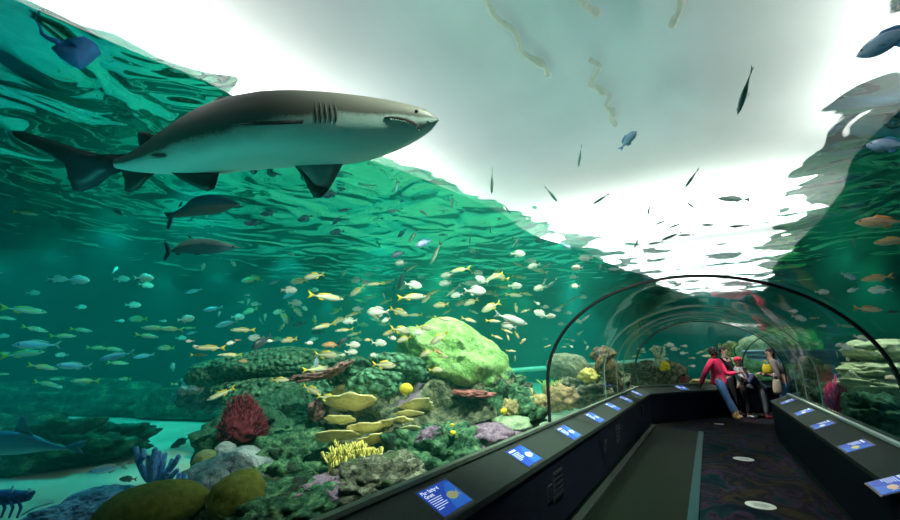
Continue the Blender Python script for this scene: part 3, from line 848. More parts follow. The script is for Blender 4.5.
# ------------------------------------------------------------------ beyond the first hoop, outside the left glass
rock('round_rock', 567, 368, 21, 15, 9.6, rock_mat('dome_stone', [(.3, (.12, .17, .12)), (.7, (.38, .44, .32))], 3, 1, 12, dist=.07), 'rounded grey green rock just past the first hoop', 'rock', rough=.14, freq=1.6, dep=.4)
rock('background_rock', 582, 392, 32, 14, 9.2, M_GRUB, 'mottled rock with pinkish patches at the foot of the brown trunk', 'rock', rough=.34, freq=2.4, sub=5, oct=6, gain=.6, dep=.5)
rock('background_rock', 606, 385, 26, 20, 10.2, M_REEF, 'mottled brown rock behind the brown trunk', 'rock', rough=.34, freq=2.4, sub=5, oct=6, gain=.6, dep=.5)
rock('background_rock', 560, 398, 16, 12, 8.6, rock_mat('orange_stone', [(.3, (.16, .14, .06)), (.55, (.50, .33, .18)), (.8, (.62, .52, .36))], 8, 1, 24), 'low orange tinted rock at the foot of the first hoop', 'rock', rough=.4, freq=2.4, oct=6, gain=.6, dep=.4)
rock('background_rock', 650, 377, 34, 14, 12.6, M_GRUB, 'mottled pale brown rock past the second hoop, above the bend of the ledge', 'rock', rough=.30, freq=2.2, sub=5, oct=6, gain=.6, dep=.6)
rock('background_rock', 672, 374, 14, 12, 12.3, M_REEF, 'rounded rock carrying the yellow coral knob', 'rock', rough=.25, freq=2, oct=5, dep=.4)
rock('lumpy_coral', 664, 366, 5, 4.5, 11.8, M_YSPONGE, 'yellow coral knob on the rock past the second hoop', 'coral', rough=.4, freq=2.4)
rock('lumpy_coral', 683, 379, 5, 4, 12.0, M_RED, 'small dark red coral at the end of the rock left of the woman in red', 'coral', rough=.4, freq=2.4)
rock('lumpy_coral', 702, 382, 12, 3, 12.8, plain('orange_sand', (.6, .42, .16), .9, vary=.2), 'low orange coral patch just left of the woman in red', 'coral', rough=.3, freq=2.4)
rock('yellow_coral', 588, 377, 9, 8, 9.0, M_YEL, 'bright yellow coral left of the brown trunk', 'coral', rough=.5, freq=2.6, oct=5)
tk = empty('tree_trunk', at(614, 392, 9.4))
mb = MB(); mb.tube([at(618, 396, 9.4), at(614, 382, 9.35), at(609, 370, 9.3), at(604, 360, 9.3)], [.22, .16, .15, .2], 12); child_world(mb.build('stem', M_BROWN, None), tk)
o = rock('crown', 603, 356, 11, 9, 9.3, M_BROWN, rough=.4, freq=2, oct=5); child_world(o, tk)
mb = MB(); mb.tube([at(601, 358, 9.2), at(597, 366, 9.1), at(598, 373, 9.05)], [.1, .06, .03], 8); child_world(mb.build('root', M_BROWN, None), tk)
tag(tk, 'brown twisted trunk with a lumpy crown past the first hoop', 'trunk')
sp = empty('staghorn_coral', at(656, 368, 11.8)); rg = random.Random(3); mb = MB()
for i in range(5): grow(mb, at(656 + i * 1.2, 367, 11.8), Vector((rg.uniform(-.2, .6), 0, 1)), .22, .035, 2, rg, .5, .2, 5)
child_world(mb.build('branches', plain('pale_branch', (.45, .5, .36), .8), None), sp); tag(sp, 'pale branching coral rising beside the yellow coral knob', 'coral')
gw = empty('grass_coral', at(552, 398, 8.9)); rg = random.Random(9); mb = MB()
for i in range(26): 
    p = at(543 + 20 * rg.random(), 396, 8.9 + rg.uniform(-.2, .2)); mb.tube([p, p + Vector((rg.uniform(-.08, .08), 0, .16)), p + Vector((rg.uniform(-.16, .16), 0, .32))], [.022, .018, .006], 5)
child_world(mb.build('blades', plain('lime_blade', (.30, .48, .12), .8), None), gw); tag(gw, 'lime green tufted growth beside the first hoop', 'coral')
# rocks beyond the bend, behind the people
rock('bend_rock', 764, 352, 22, 18, 17.5, M_PALER, 'rounded green rock behind the group of people', 'rock', rough=.2, freq=2, dep=1.0)
rock('bend_rock', 756, 372, 40, 16, 18.6, M_PALER, 'flat pale green rock low behind the group of people', 'rock', rough=.3, freq=2.4, sub=5, oct=6, dep=1.0)
rock('bend_rock', 792, 350, 24, 22, 19.0, M_GLOW, 'bright pale green layered rock behind the woman in the grey sweater', 'rock', rough=.22, freq=2, sub=5, dep=1.0, terr=.1)
mb = MB(); rg = random.Random(2)
tr = empty('bush_coral', at(729, 352, 17.6))
for i in range(6): grow(mb, at(728 + i, 356, 17.6), Vector((rg.uniform(-.7, .7), 0, 1)), .22, .06, 2, rg, .7, .2, 5)
child_world(mb.build('branches', plain('khaki_branch', (.30, .33, .12), .8), None), tr); tag(tr, 'khaki branching coral above the head of the woman in red', 'coral')

# ------------------------------------------------------------------ outside the right glass
M_SKULL = rock_mat('beige_layers', [(.25, (.16, .20, .11)), (.42, (.46, .56, .34)), (.75, (.70, .76, .52))], 3, 1, 12, dist=.06)
rock('layered_rock', 884, 352, 34, 12, 5.6, M_SKULL, 'uppermost slab of the pale layered rock at the right edge', 'rock', rot=-4, dep=.4, rough=.2, freq=2.2, sub=5, group='slabs of the pale layered rock')
rock('layered_rock', 890, 371, 44, 10, 5.5, M_SKULL, 'wide middle slab of the pale layered rock at the right edge', 'rock', rot=-2, dep=.42, rough=.22, freq=2.4, sub=5, group='slabs of the pale layered rock')
rock('layered_rock', 888, 390, 40, 9, 5.4, M_SKULL, 'third slab down of the pale layered rock, ending in a beak at its left', 'rock', rot=-14, dep=.4, rough=.22, freq=2.4, sub=5, group='slabs of the pale layered rock')
rock('layered_rock', 855, 382, 6, 13, 5.45, M_SKULL, 'curved pale jaw of rock at the left of the layered rock', 'rock', rot=24, dep=.14, rough=.2, freq=2, group='slabs of the pale layered rock')
rock('layered_rock', 886, 372, 32, 22, 5.8, M_REEF, 'dark core between the slabs of the pale layered rock', 'rock', dep=.4, rough=.2, freq=2, sub=4)
rock('layered_rock', 892, 379, 6, 3.5, 4.95, rock_mat('tan_knob', [(.3, (.5, .42, .3)), (.7, (.75, .62, .45))], 9, 1, 20), 'small tan knob on the face of the pale layered rock', 'rock', rough=.2, sub=3)
rock('mossy_rock', 884, 418, 42, 20, 5.0, M_DKGREEN, 'dark green mossy rock below the pale layered rock', 'rock', rot=-20, dep=.3, rough=.3, freq=2.4, sub=5, oct=6, gain=.6)
rock('mossy_rock', 850, 398, 26, 16, 6.2, M_DKGREEN, 'dark mossy rock behind the red sea fan', 'rock', rot=-12, dep=.3, rough=.3, freq=2.2, sub=5, oct=6)
rf = empty('sea_fan', at(838, 410, 5.7)); mb = MB(); rg = random.Random(4)
for i in range(150):
    b = at(834 + rg.uniform(-3, 5), 412, 5.7); u = 840 + 17 * rg.uniform(-1, 1); v = 412 - (38 - abs(u - 835) * 1.2) * rg.uniform(.5, 1)
    tip = at(u, v, 5.7 + rg.uniform(-.05, .05)); mb.tube([b, b.lerp(tip, .5) + Vector((rg.uniform(-1, 1), 0, rg.uniform(-1, 1))) * .03, tip], [.012, .014, .009], 4)
child_world(mb.build('fan', plain('crimson_fan', (.55, .02, .10), .8, vary=.3), None), rf)
mb = MB(); mb.tube([at(836, 414, 5.7), at(837, 404, 5.7), at(841, 378, 5.66)], [.03, .026, .014], 6); child_world(mb.build('stem', MATS['crimson_fan'], None), rf)
tag(rf, 'crimson sea fan behind the right glass, left of the pale layered rock', 'coral')
rg = random.Random(21)
for (u, v, h, lab) in ((812, 378, 22, 'green brown tube sponge cluster by the end of the right ledge'), (822, 384, 18, 'darker tube sponge cluster right of the green brown one')):
    e = empty('tube_sponge', at(u, v + h * .8, 8.2)); 
    for k in range(4):
        mb = MB(); b = at(u + rg.uniform(-6, 6), v + h * .8, 8.2); tp = at(u + rg.uniform(-9, 9), v - h * rg.uniform(.4, 1), 8.1)
        mb.tube([b, b.lerp(tp, .5) + Vector((.04, .02, 0)), tp], [.09, .11, .13], 10)
        child_world(mb.build('tube', rock_mat('sponge_skin', [(.3, (.05, .09, .03)), (.6, (.20, .26, .08)), (.8, (.34, .30, .16))], 6, 1, 20), None), e)
    tag(e, lab, 'sponge')
rock('background_rock', 818, 400, 22, 14, 7.2, M_REEF, 'brown mottled rock along the right glass under the tube sponges', 'rock', rot=-30, dep=.3, rough=.3, freq=2.2, sub=5, oct=6)
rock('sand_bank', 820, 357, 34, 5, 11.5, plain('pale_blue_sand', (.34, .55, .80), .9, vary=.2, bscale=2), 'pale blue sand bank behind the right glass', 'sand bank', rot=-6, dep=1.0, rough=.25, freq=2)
# ------------------------------------------------------------------ fish
def skin_mat(name, back, side, belly, stripe=None, sw=.12, sy=.0, rough=.35, spec=.5, blotch=0):
    """fish skin: colour by height on the body (object space, unit length fish), optional lengthwise stripe"""
    m, nt = new_mat(name); t = NT(nt)
    b = t.n('ShaderNodeBsdfPrincipled'); o = t.n('ShaderNodeOutputMaterial')
    b.inputs['Roughness'].default_value = rough; b.inputs['Specular IOR Level'].default_value = spec
    at_ = t.n('ShaderNodeAttribute'); at_.attribute_name = 'dorsal'
    f = t.math('ADD', t.math('MULTIPLY', at_.outputs['Fac'], .5), .5)
    if blotch:
        tc = t.n('ShaderNodeTexCoord'); nz = t.n('ShaderNodeTexNoise'); nz.inputs['Scale'].default_value = 5
        t.l(tc.outputs['Object'], nz.inputs['Vector'])
        f = t.math('ADD', f, t.math('MULTIPLY', t.math('SUBTRACT', nz.outputs['Fac'], .5), blotch))
    c = t.ramp(f, [(.15, belly), (.42, side), (.62, side), (.82, back)])
    if stripe:
        d = t.math('ABSOLUTE', t.math('SUBTRACT', at_.outputs['Fac'], sy))
        k = t.ramp(d, [(sw * .5, (1, 1, 1)), (sw, (0, 0, 0))])
        c = t.mixc(k, c, stripe)
    t.l(c, b.inputs['Base Color']); t.l(b.outputs[0], o.inputs[0])
    MATS[name] = m
    return m
def set_dorsal(me, vals):
    a = me.attributes.new('dorsal', 'FLOAT', 'POINT')
    a.data.foreach_set('value', vals)

def lens(outline, th, nrm, name, mat, parent=None):
    """thin fin: outline polygon (3D points), thickest in the middle"""
    n = len(outline); c = sum(outline, Vector()) / n
    inner = [c.lerp(p, .55) for p in outline]
    vs = list(outline) + [p + nrm * th for p in inner] + [p - nrm * th for p in inner] + [c + nrm * th, c - nrm * th]
    fs = []
    for i in range(n):
        j = (i + 1) % n
        fs += [(i, j, n + j, n + i), (j, i, 2 * n + i, 2 * n + j), (n + i, n + j, 3 * n), (2 * n + j, 2 * n + i, 3 * n + 1)]
    return mesh_obj(name, vs, fs, mat, parent, True)

EYE_M = plain('fish_eye', (.01, .01, .012), .2)
FINY = plain('yellow_fin', (.80, .62, .03), .5)
FING = plain('grey_fin', (.30, .36, .32), .5)
FIND = plain('dark_fin', (.05, .09, .08), .5)
FINB = plain('blue_fin', (.06, .20, .45), .5)
FINP = plain('pale_fin', (.62, .68, .60), .5)
FINO = plain('orange_fin', (.80, .30, .05), .5)
KINDS = {}
def fish_kind(code, body, fin, hgt, wid, tailspan, top=1.0, name='fish', dorsal=True, deep=.38, tailfork=.5):
    """unit-length fish along +X (nose at .5): body mesh, tail, back fin, belly fin, eyes"""
    n, st = 10, 14
    vs, fs, dv = [], [], []
    for i in range(st + 1):
        s = i / st; x = .5 - s * .86
        prof = (math.sin(min(1, s / deep) * PI / 2) ** .75) if s < deep else (math.cos((s - deep) / (1 - deep) * PI / 2) ** 1.1)
        prof = max(prof, .02 if s < .5 else .20)
        if i == 0: prof = .05
        hz = hgt * prof; wy = wid * (prof ** .9 if s < .7 else prof * .75)
        for k in range(n):
            a = 2 * PI * k / n
            z = hz * math.sin(a); z *= top if z > 0 else 1
            vs.append(Vector((x, wy * math.cos(a), z))); dv.append(math.sin(a))
    for i in range(st):
        for k in range(n):
            fs.append((i * n + k, (i + 1) * n + k, (i + 1) * n + (k + 1) % n, i * n + (k + 1) % n))
    fs.append(tuple(range(n))); fs.append(tuple(st * n + k for k in range(n - 1, -1, -1)))
    bo = mesh_obj(name, vs, fs, body); set_dorsal(bo.data, dv)
    Y = Vector((0, 1, 0))
    q = lambda *l: [Vector((x, 0, z)) for x, z in l]
    ts = tailspan
    tl = lens(q((-.33, .03), (-.42, ts * .6), (-.52, ts), (-.46, ts * .35), (-.43 + .02 * tailfork, 0), (-.46, -ts * .35), (-.52, -ts), (-.42, -ts * .6), (-.33, -.03)), .008, Y, 'tail_fin', fin)
    parts = [tl]
    if dorsal:
        parts.append(lens(q((.20, hgt * top * .86), (.10, hgt * top * 1.28), (-.08, hgt * top * 1.12), (-.22, hgt * top * .75), (-.24, hgt * top * .45), (0, hgt * top * .75)), .006, Y, 'dorsal_fin', fin))
        parts.append(lens(q((-.02, -hgt * .8), (-.08, -hgt * 1.22), (-.2, -hgt * .85), (-.22, -hgt * .45)), .006, Y, 'anal_fin', fin))
        parts.append(lens([Vector((.16, wid * .95, -hgt * .3)), Vector((.04, wid * 1.5, -hgt * .5)), Vector((.02, wid * 1.3, -hgt * .72)), Vector((.12, wid * .9, -hgt * .45))], .005, Vector((0, .8, .6)), 'pectoral_fin', fin))
    mb = MB()
    for s in (-1, 1): mb.ball((.385, s * wid * .66, hgt * .22), (.022, .012, .022), 8, 6)
    parts.append(mb.build('eye', EYE_M))
    KINDS[code] = (bo, parts)
    for o in [bo] + parts: COL.objects.unlink(o)
SK_Y = skin_mat('skin_yellowtail', (.33, .40, .30), (.78, .80, .66), (.85, .86, .76), (.85, .72, .10), .22, .25)
SK_W = skin_mat('skin_pale', (.60, .62, .52), (.86, .86, .78), (.92, .92, .86), rough=.4)
SK_G = skin_mat('skin_grunt', (.30, .28, .18), (.60, .56, .42), (.78, .75, .62), (.75, .62, .22), .16, .1)
SK_B = skin_mat('skin_blue', (.42, .40, .42), (.20, .45, .75), (.55, .72, .85), rough=.3)
SK_V = skin_mat('skin_violet', (.30, .34, .55), (.40, .48, .72), (.20, .25, .50), blotch=.8, rough=.3)
SK_K = skin_mat('skin_dark', (.012, .02, .03), (.03, .06, .08), (.05, .10, .11))
SK_D = skin_mat('skin_green_grey', (.12, .22, .18), (.26, .38, .33), (.42, .50, .42), (.05, .11, .09), .2, .3)
SK_P = skin_mat('skin_silver', (.50, .60, .55), (.68, .76, .70), (.80, .84, .78))
SK_O = skin_mat('skin_orange', (.45, .22, .10), (.66, .38, .20), (.72, .55, .38))
fish_kind('Y', SK_Y, FINY, .095, .055, .12, name='snapper')
fish_kind('W', SK_W, FINP, .21, .075, .15, name='bream', deep=.32)
fish_kind('G', SK_G, FINY, .155, .075, .15, name='grunt_fish', deep=.34)
fish_kind('B', SK_B, FING, .115, .06, .12, name='blue_fish')
fish_kind('V', SK_V, FINB, .19, .08, .12, name='violet_fish')
fish_kind('K', SK_K, FIND, .17, .07, .16, name='dark_fish')
fish_kind('D', SK_D, FIND, .085, .06, .11, name='slender_fish')
fish_kind('P', SK_P, FING, .10, .07, .12, name='silver_fish')
fish_kind('O', SK_O, FINO, .14, .07, .15, name='orange_fish')
REAL = dict(Y=.34, W=.26, G=.32, B=.34, V=.30, K=.32, D=.32, P=.6, O=.30)

def glass_zd(u, v):
    """depth at which the sight line leaves the tunnel"""
    d = ray(u, v); zd = .3
    while zd < 30:
        p = EYE + d * zd
        inside = False
        if p.y < miter_y(p.x): lat = p.x
        else: lat = (Vector((p.x, p.y, 0)) - Vector((0, miter_y(0), 0))).dot(N2)
        if XL < lat < XR:
            top = ARC_Z + ARC_B * math.sqrt(max(0, 1 - ((lat - XCEN) / HA) ** 2))
            inside = p.z < top
        if not inside: return zd
        zd += .1
    return zd
REEFCAP = [  # u0, v0, u1, v1, deepest fish in front of the reef there
    (185, 340, 400, 450, 5.0), (340, 380, 530, 470, 4.0), (385, 318, 525, 400, 5.0), (545, 345, 620, 400, 8.2), (620, 355, 720, 385, 11), (820, 335, 900, 420, 4.6), (0, 425, 180, 490, 5.4)]
DESC = dict(Y='slender silver yellow-tailed fish', W='pale deep-bodied fish', G='grey yellow-finned fish', B='slim blue fish', V='oval violet fish', K='dark fish', D='slender grey-green fish', P='long silver fish', O='orange-brown fish')
CATS = dict(Y='fish', W='fish', G='fish', B='fish', V='fish', K='fish', D='fish', P='fish', O='fish')
def zone(u, v):
    if u >= 780: return 'outside the right glass'
    if u >= 615 and v >= 300: return 'beyond the second hoop'
    if u >= 535 and v >= 228 and not (u > 620 and v < 262): return 'beside the first hoop'
    if u >= 480 and v < 232: return 'against the bright surface overhead'
    if v < 250 and u >= 340: return 'under the green rippled surface'
    if v < 250: return 'below the shark'
    if u < 110: return 'far left in dark water'
    if u < 230: return 'left of the reef'
    if v > 358: return 'before the reef corals'
    if u < 340: return 'above the honeycomb coral ridge'
    if u < 440: return 'left of the pale boulder'
    return 'right of the pale boulder'
def head_word(a):
    a %= 360
    if a < 30 or a > 330: return 'heading right'
    if 150 < a < 210: return 'heading left'
    if a < 80: return 'climbing to the right'
    if a <= 100: return 'pointing straight up'
    if a <= 150: return 'climbing to the left'
    if a < 255: return 'diving to the left'
    if a < 285: return 'pointing straight down'
    return 'diving to the right'
# u, v, length in the picture, direction of the head, kind
FISH = [
 (1,273,6,180,'B'),(57,279,13,0,'W'),(77,280,17,-3,'W'),(33,293,9,0,'W'),(24,310,29,-8,'Y'),(5,318,14,-10,'Y'),(35,329,18,-15,'Y'),(81,307,8,0,'W'),(115,270,7,60,'W'),(121.5,279,12,0,'W'),
 (81,330,16,-8,'Y'),(63,336,18,0,'Y'),(37,345,30,180,'B'),(23,354,27,8,'Y'),(3,336,8,0,'W'),(62,355,9,180,'W'),(97,348,15,-3,'Y'),(112,349,17,-8,'Y'),(117,356,25,195,'B'),(74,366,24,178,'B'),(118,363,16,-3,'Y'),(43,367,20,-10,'Y'),(57,379,10,180,'Y'),(47,384,18,-12,'Y'),(58,387,6,0,'W'),(85,381,20,180,'Y'),(3,353,9,0,'Y'),(3,374,8,0,'Y'),
 (144,278,15,0,'W'),(146,285,12,-10,'W'),(203,267,8,75,'W'),(194,291,14,195,'B'),(133,305,12,0,'W'),(138,319,14,180,'G'),(120,321,7,0,'W'),(163,321,6,0,'W'),(186,319,14,10,'W'),(213,309,17,190,'B'),(219,314,6,80,'W'),(224,325,15,192,'B'),
 (155,328,21,178,'Y'),(171,329,20,176,'Y'),(147,336,18,-8,'Y'),(181,338,9,0,'W'),(190,341,7,180,'W'),(196,346,6,180,'W'),(166,348,13,180,'G'),(144,356,16,190,'B'),(210,348,26,180,'Y'),(226,355,15,180,'Y'),(199,355,14,0,'Y'),(173,367,8,100,'W'),(125,379,9,180,'G'),(178,384,11,0,'Y'),(190,328,9,180,'Y'),(192,333,10,195,'B'),
 (250,280,15,190,'G'),(257,278,12,150,'G'),(275,282,11,200,'B'),(233,263,8,-55,'W'),(299,281,17,188,'G'),(314,276,20,190,'G'),(289,290,15,0,'W'),(290,295,15,205,'B'),(314,290,9,0,'W'),(326,297,34,-8,'Y'),(291,254,7,-15,'W'),(247,295,5,0,'W'),
 (248,302,7,80,'W'),(256,304,9,180,'W'),(241,302,6,0,'W'),(250,311,14,200,'G'),(238,317,12,0,'W'),(228,323,17,190,'B'),(265,317,7,90,'W'),(261,321,7,120,'O'),(295,303,13,0,'W'),(304,308,8,-30,'W'),(279,312,11,190,'W'),(284,317,15,-60,'G'),(297,311,14,-45,'G'),(292,318,7,-70,'K'),(299,324,14,190,'K'),(282,327,8,60,'G'),(315,320,10,100,'G'),(324,326,23,195,'Y'),(318,332,13,185,'K'),(243,330,22,180,'Y'),(256,338,14,180,'W'),(262,342,21,215,'K'),(231,343,8,190,'W'),(238,340,6,180,'O'),(289,340,15,190,'G'),(271,341,7,180,'W'),(277,339,10,0,'G'),(314,339,8,190,'W'),(309,343,8,0,'W'),(231,355,19,180,'Y'),(256,352,6,90,'W'),(316,363,18,-95,'B'),(326,355,22,-4,'G'),(331,345,18,180,'O'),(336,311,12,205,'G'),
 (436,253,25,245,'D'),(413,236,17,238,'D'),(402,233,12,225,'V'),(424,243,18,200,'V'),(398,254,15,200,'V'),(401,263,13,180,'W'),(402,279,22,250,'K'),(411,268,15,212,'Y'),(394,287,7,250,'K'),(357,280,12,190,'W'),(367,283,12,180,'W'),(357,291,17,215,'G'),(375,284,18,185,'Y'),(388,282,15,197,'Y'),(345,272,9,225,'W'),(375,268,6,0,'W'),(378,243,11,-65,'D'),(422,277,9,180,'W'),(413,285,18,-8,'W'),(404,287,12,205,'G'),(447,277,10,185,'W'),(446,284,11,185,'W'),(370,297,12,192,'G'),(384,296,8,110,'Y'),(412,297,29,4,'Y'),(434,292,15,195,'Y'),(427,298,15,222,'G'),
 (340,320,15,200,'G'),(354,314,15,195,'Y'),(378,312,22,180,'W'),(375,316,14,-50,'G'),(399,312,20,-20,'G'),(415,315,15,180,'Y'),(442,319,16,-12,'Y'),(430,317,8,180,'G'),(446,313,9,205,'Y'),(363,325,11,0,'G'),(384,324,12,180,'G'),(344,330,18,185,'Y'),(354,334,14,195,'Y'),(357,339,11,-10,'G'),(343,341,13,212,'K'),(353,345,14,0,'W'),(351,352,13,0,'W'),(342,355,7,0,'W'),(379,343,15,-3,'W'),(368,340,8,180,'G'),(401,330,21,-8,'G'),(389,333,13,195,'G'),(392,338,9,-10,'W'),(404,339,16,200,'G'),(424,328,16,-8,'G'),(417,333,12,0,'W'),(439,338,21,215,'G'),(427,353,16,205,'G'),(438,352,11,-25,'O'),(443,357,11,0,'G'),(374,355,8,180,'W'),
 (518,240,19,242,'D'),(513,237,10,265,'D'),(470,239,13,268,'D'),(474,251,10,180,'W'),(518,254,15,0,'W'),(530,261,12,0,'W'),(547,266,14,212,'D'),(544,282,10,245,'D'),(551,284,14,220,'D'),(460,270,21,190,'Y'),(477,273,12,0,'W'),(447,275,13,190,'W'),(497,272,12,220,'G'),(494,277,20,202,'Y'),(519,277,15,-8,'Y'),(503,287,15,-8,'Y'),(515,286,14,0,'W'),(475,283,27,180,'P'),(475,291,22,0,'W'),(490,293,12,180,'G'),(497,295,9,180,'G'),(514,295,17,-5,'Y'),(526,294,13,-10,'Y'),(453,291,19,215,'D'),(457,295,13,190,'W'),(445,283,13,188,'W'),
 (471,302,16,200,'G'),(461,303,13,202,'G'),(447,312,11,210,'Y'),(474,312,10,-20,'Y'),(491,307,21,205,'G'),(516,308,10,-80,'G'),(469,320,16,-15,'Y'),(493,321,15,-3,'Y'),(511,319,34,-18,'P'),(507,331,12,-22,'Y'),(517,335,8,-60,'G'),(508,337,8,-70,'G'),(497,337,12,-20,'Y'),(490,341,11,-25,'Y'),(523,341,8,40,'G'),(511,351,10,-3,'Y'),(515,358,5,90,'Y'),(537,303,7,-30,'W'),(545,307,8,0,'W'),(550,316,11,0,'W'),
 (566,246,10,-30,'V'),(586,258,14,182,'W'),(577,268,12,180,'W'),(574,277,9,180,'W'),(575,286,10,180,'W'),(545,281,9,240,'D'),(600,267,7,80,'W'),(612,269,14,0,'P'),(623,269,8,-40,'Y'),(582,293,7,0,'K'),
 (557,310,8,0,'W'),(562,306,10,212,'Y'),(574,299,12,210,'D'),(583,297,8,0,'W'),(568,313,8,0,'W'),(562,324,8,180,'W'),(578,321,9,-20,'W'),(546,339,5,0,'Y'),(548,346,7,20,'Y'),(566,339,6,0,'Y'),(572,340,6,-10,'W'),(567,344,6,0,'Y'),(564,347,5,0,'Y'),(571,346,5,-30,'W'),(585,342,5,-60,'W'),(587,348,5,60,'W'),(580,333,7,215,'W'),(586,318,13,220,'D'),
 (551,194,20,-50,'D'),(601,199,18,215,'D'),(575,223,11,265,'D'),(492,181,26,-90,'D'),(507,209,13,-55,'D'),(452,201,14,268,'D'),(490,228,12,-80,'D'),(580,156,21,266,'D'),(628,140,22,55,'V'),(692,178,20,242,'D'),(649,209,16,263,'D'),(689,204,14,-40,'D'),(734,199,26,178,'P'),(662,222,15,205,'D'),(677,225,15,203,'D'),(710,225,16,180,'D'),(637,242,13,250,'D'),(656,243,13,190,'D'),(672,236,20,205,'D'),(686,235,14,182,'D'),(723,244,12,185,'D'),(711,257,9,200,'D'),(739,226,16,185,'D'),
 (745,91,40,266,'D'),(891,39,44,218,'V'),(889,145,28,180,'V'),(881,222,32,182,'O'),(853,241,11,-75,'D'),(892,241,22,190,'O'),(848,276,11,-30,'W'),(877,278,20,190,'O'),(880,290,15,182,'W'),(853,290,8,200,'W'),(822,292,10,0,'W'),
 (793,311,7,0,'W'),(799,318,11,-20,'W'),(814,318,7,180,'O'),(822,326,6,0,'W'),(846,326,11,-10,'Y'),(861,338,10,-25,'W'),(869,352,12,-10,'Y'),(845,347,10,-20,'W'),(841,345,8,190,'W'),(868,309,18,-5,'O'),(892,312,9,0,'K'),(816,344,6,0,'W'),(837,355,6,90,'Y'),
 (269,213,16,192,'V'),(253,223,16,180,'V'),(305,218,15,200,'V'),(337,220,12,225,'V'),(337,232,15,190,'V'),(331,194,17,195,'V'),(397,186,12,250,'B'),(393,211,14,182,'B'),(424,213,12,150,'B'),(443,235,10,180,'B'),(345,210,14,190,'B'),(118,212,9,-40,'K'),(26,213,16,-10,'Y'),  # a blue reflection under the surface is entered here as a fish
 (669,345,9,0,'W'),(656,347,6,0,'W'),(641,349,7,-10,'W'),(643,352,6,0,'G'),(684,346,6,0,'W'),(675,349,8,180,'W'),(684,353,7,180,'W'),(701,352,9,200,'Y'),(708,356,10,180,'Y'),(710,349,7,180,'Y'),(692,358,6,0,'G'),(692,366,6,0,'W'),(636,356,8,190,'Y'),(664,355,6,190,'Y'),(731,342,6,180,'W'),
 (221,394,25,207,'Y'),(244,361,10,180,'O'),(280,380,16,0,'G'),(312,390,20,-25,'G'),(328,398,21,-10,'G'),(317,369,27,5,'Y'),(384,365,23,-3,'G'),(436,370,15,0,'G'),
 (181,442,17,212,'K'),(107,469,27,192,'B'),(128,479,13,180,'K'),(155,424,10,200,'P')]
frng = random.Random(42)
_r = random.Random(77)
for _i in range(34):
    _u, _v = _r.uniform(335, 545), _r.uniform(264, 332)
    if any(abs(_u - q[0]) < 7 and abs(_v - q[1]) < 4 for q in FISH): continue
    FISH.append((round(_u), round(_v), _r.uniform(9, 17), _r.choice((180, 180, 0)) + _r.uniform(-28, 28), _r.choice('YYGWW')))
def put_fish(u, v, L, ang, k, zd=None, label=None, grp=None, roll=None):
    g = glass_zd(u, v)
    if zd is None:
        zd = F * REAL[k] / L
        cap = 11.5 if u < 560 else 15
        for a, b, c, d, z in REEFCAP:
            if a <= u <= c and b <= v <= d: cap = min(cap, z)
        dz = ray(u, v).z
        if dz > 0: cap = min(cap, (4.15 - EYE.z) / dz)
        if u > 780: cap = min(cap, 9)
        if u < 240 and 255 < v < 420: zd = max(zd, 7.5)
        zd = min(zd, cap)
        zd = max(zd, g + .35)
    d = ray(u, v).normalized()
    Rr = (CR - d * CR.dot(d)).normalized(); Uu = Rr.cross(d)
    a = R(ang)
    h = Rr * math.cos(a) + Uu * math.sin(a)
    yaw = frng.uniform(-.35, .35)
    h3 = (h * math.cos(yaw) + d * math.sin(yaw)).normalized()
    up = (ZUP - h3 * ZUP.dot(h3))
    if k == 'D' and (u > 470 and v < 262): up = (d - h3 * d.dot(h3)) * -1.0 + up * .6
    if up.length < .35: up = (Uu if abs(math.sin(a)) < .7 else Rr * (1 if math.sin(a) < 0 else -1)); up = up - h3 * up.dot(h3)
    up.normalize()
    y = up.cross(h3)
    ln = px(L, zd) / max(.75, math.cos(yaw)) * (d.dot(CF) ** -.5)
    M = Matrix((h3, y, up)).transposed().to_4x4()
    bo, parts = KINDS[k]
    o = bo.copy(); COL.objects.link(o)
    o.matrix_world = Matrix.Translation(EYE + ray(u, v) * zd) @ M @ Matrix.Diagonal((ln, ln, ln, 1))
    for p in parts:
        if L < 13 and p.name.startswith(('eye', 'pectoral')): continue
        if L < 8 and not p.name.startswith('tail'): continue
        c = p.copy(); COL.objects.link(c); c.parent = o
    size = 'tiny ' if L < 8 else ('small ' if L < 12 else ('' if L < 19 else 'large '))
    lab = label or (size + DESC[k] + ' ' + head_word(ang) + ' ' + zone(u, v))
    tag(o, lab, 'fish', grp or (lab if not label else None))
    return o, lab
_seen = {}
_all = []
for f in FISH:
    o, lab = put_fish(*f)
    _all.append((o, lab, f)); _seen.setdefault(lab, []).append((o, f))
# fish whose description still coincides: tell them apart by height in the group, where there are two or three
for lab, l in _seen.items():
    if len(l) == 1:
        if 'group' in l[0][0]: l[0][0]['group'] = 'reef fish'
        continue
    l.sort(key=lambda q: q[1][1])
    if len(l) == 2: words_ = ['upper one', 'lower one']
    elif len(l) == 3: words_ = ['highest', 'middle one', 'lowest']
    else: words_ = None
    for i, (o, f) in enumerate(l):
        if words_:
            nl = lab + ', ' + words_[i]
            o['label'] = nl; o['group'] = 'reef fish'

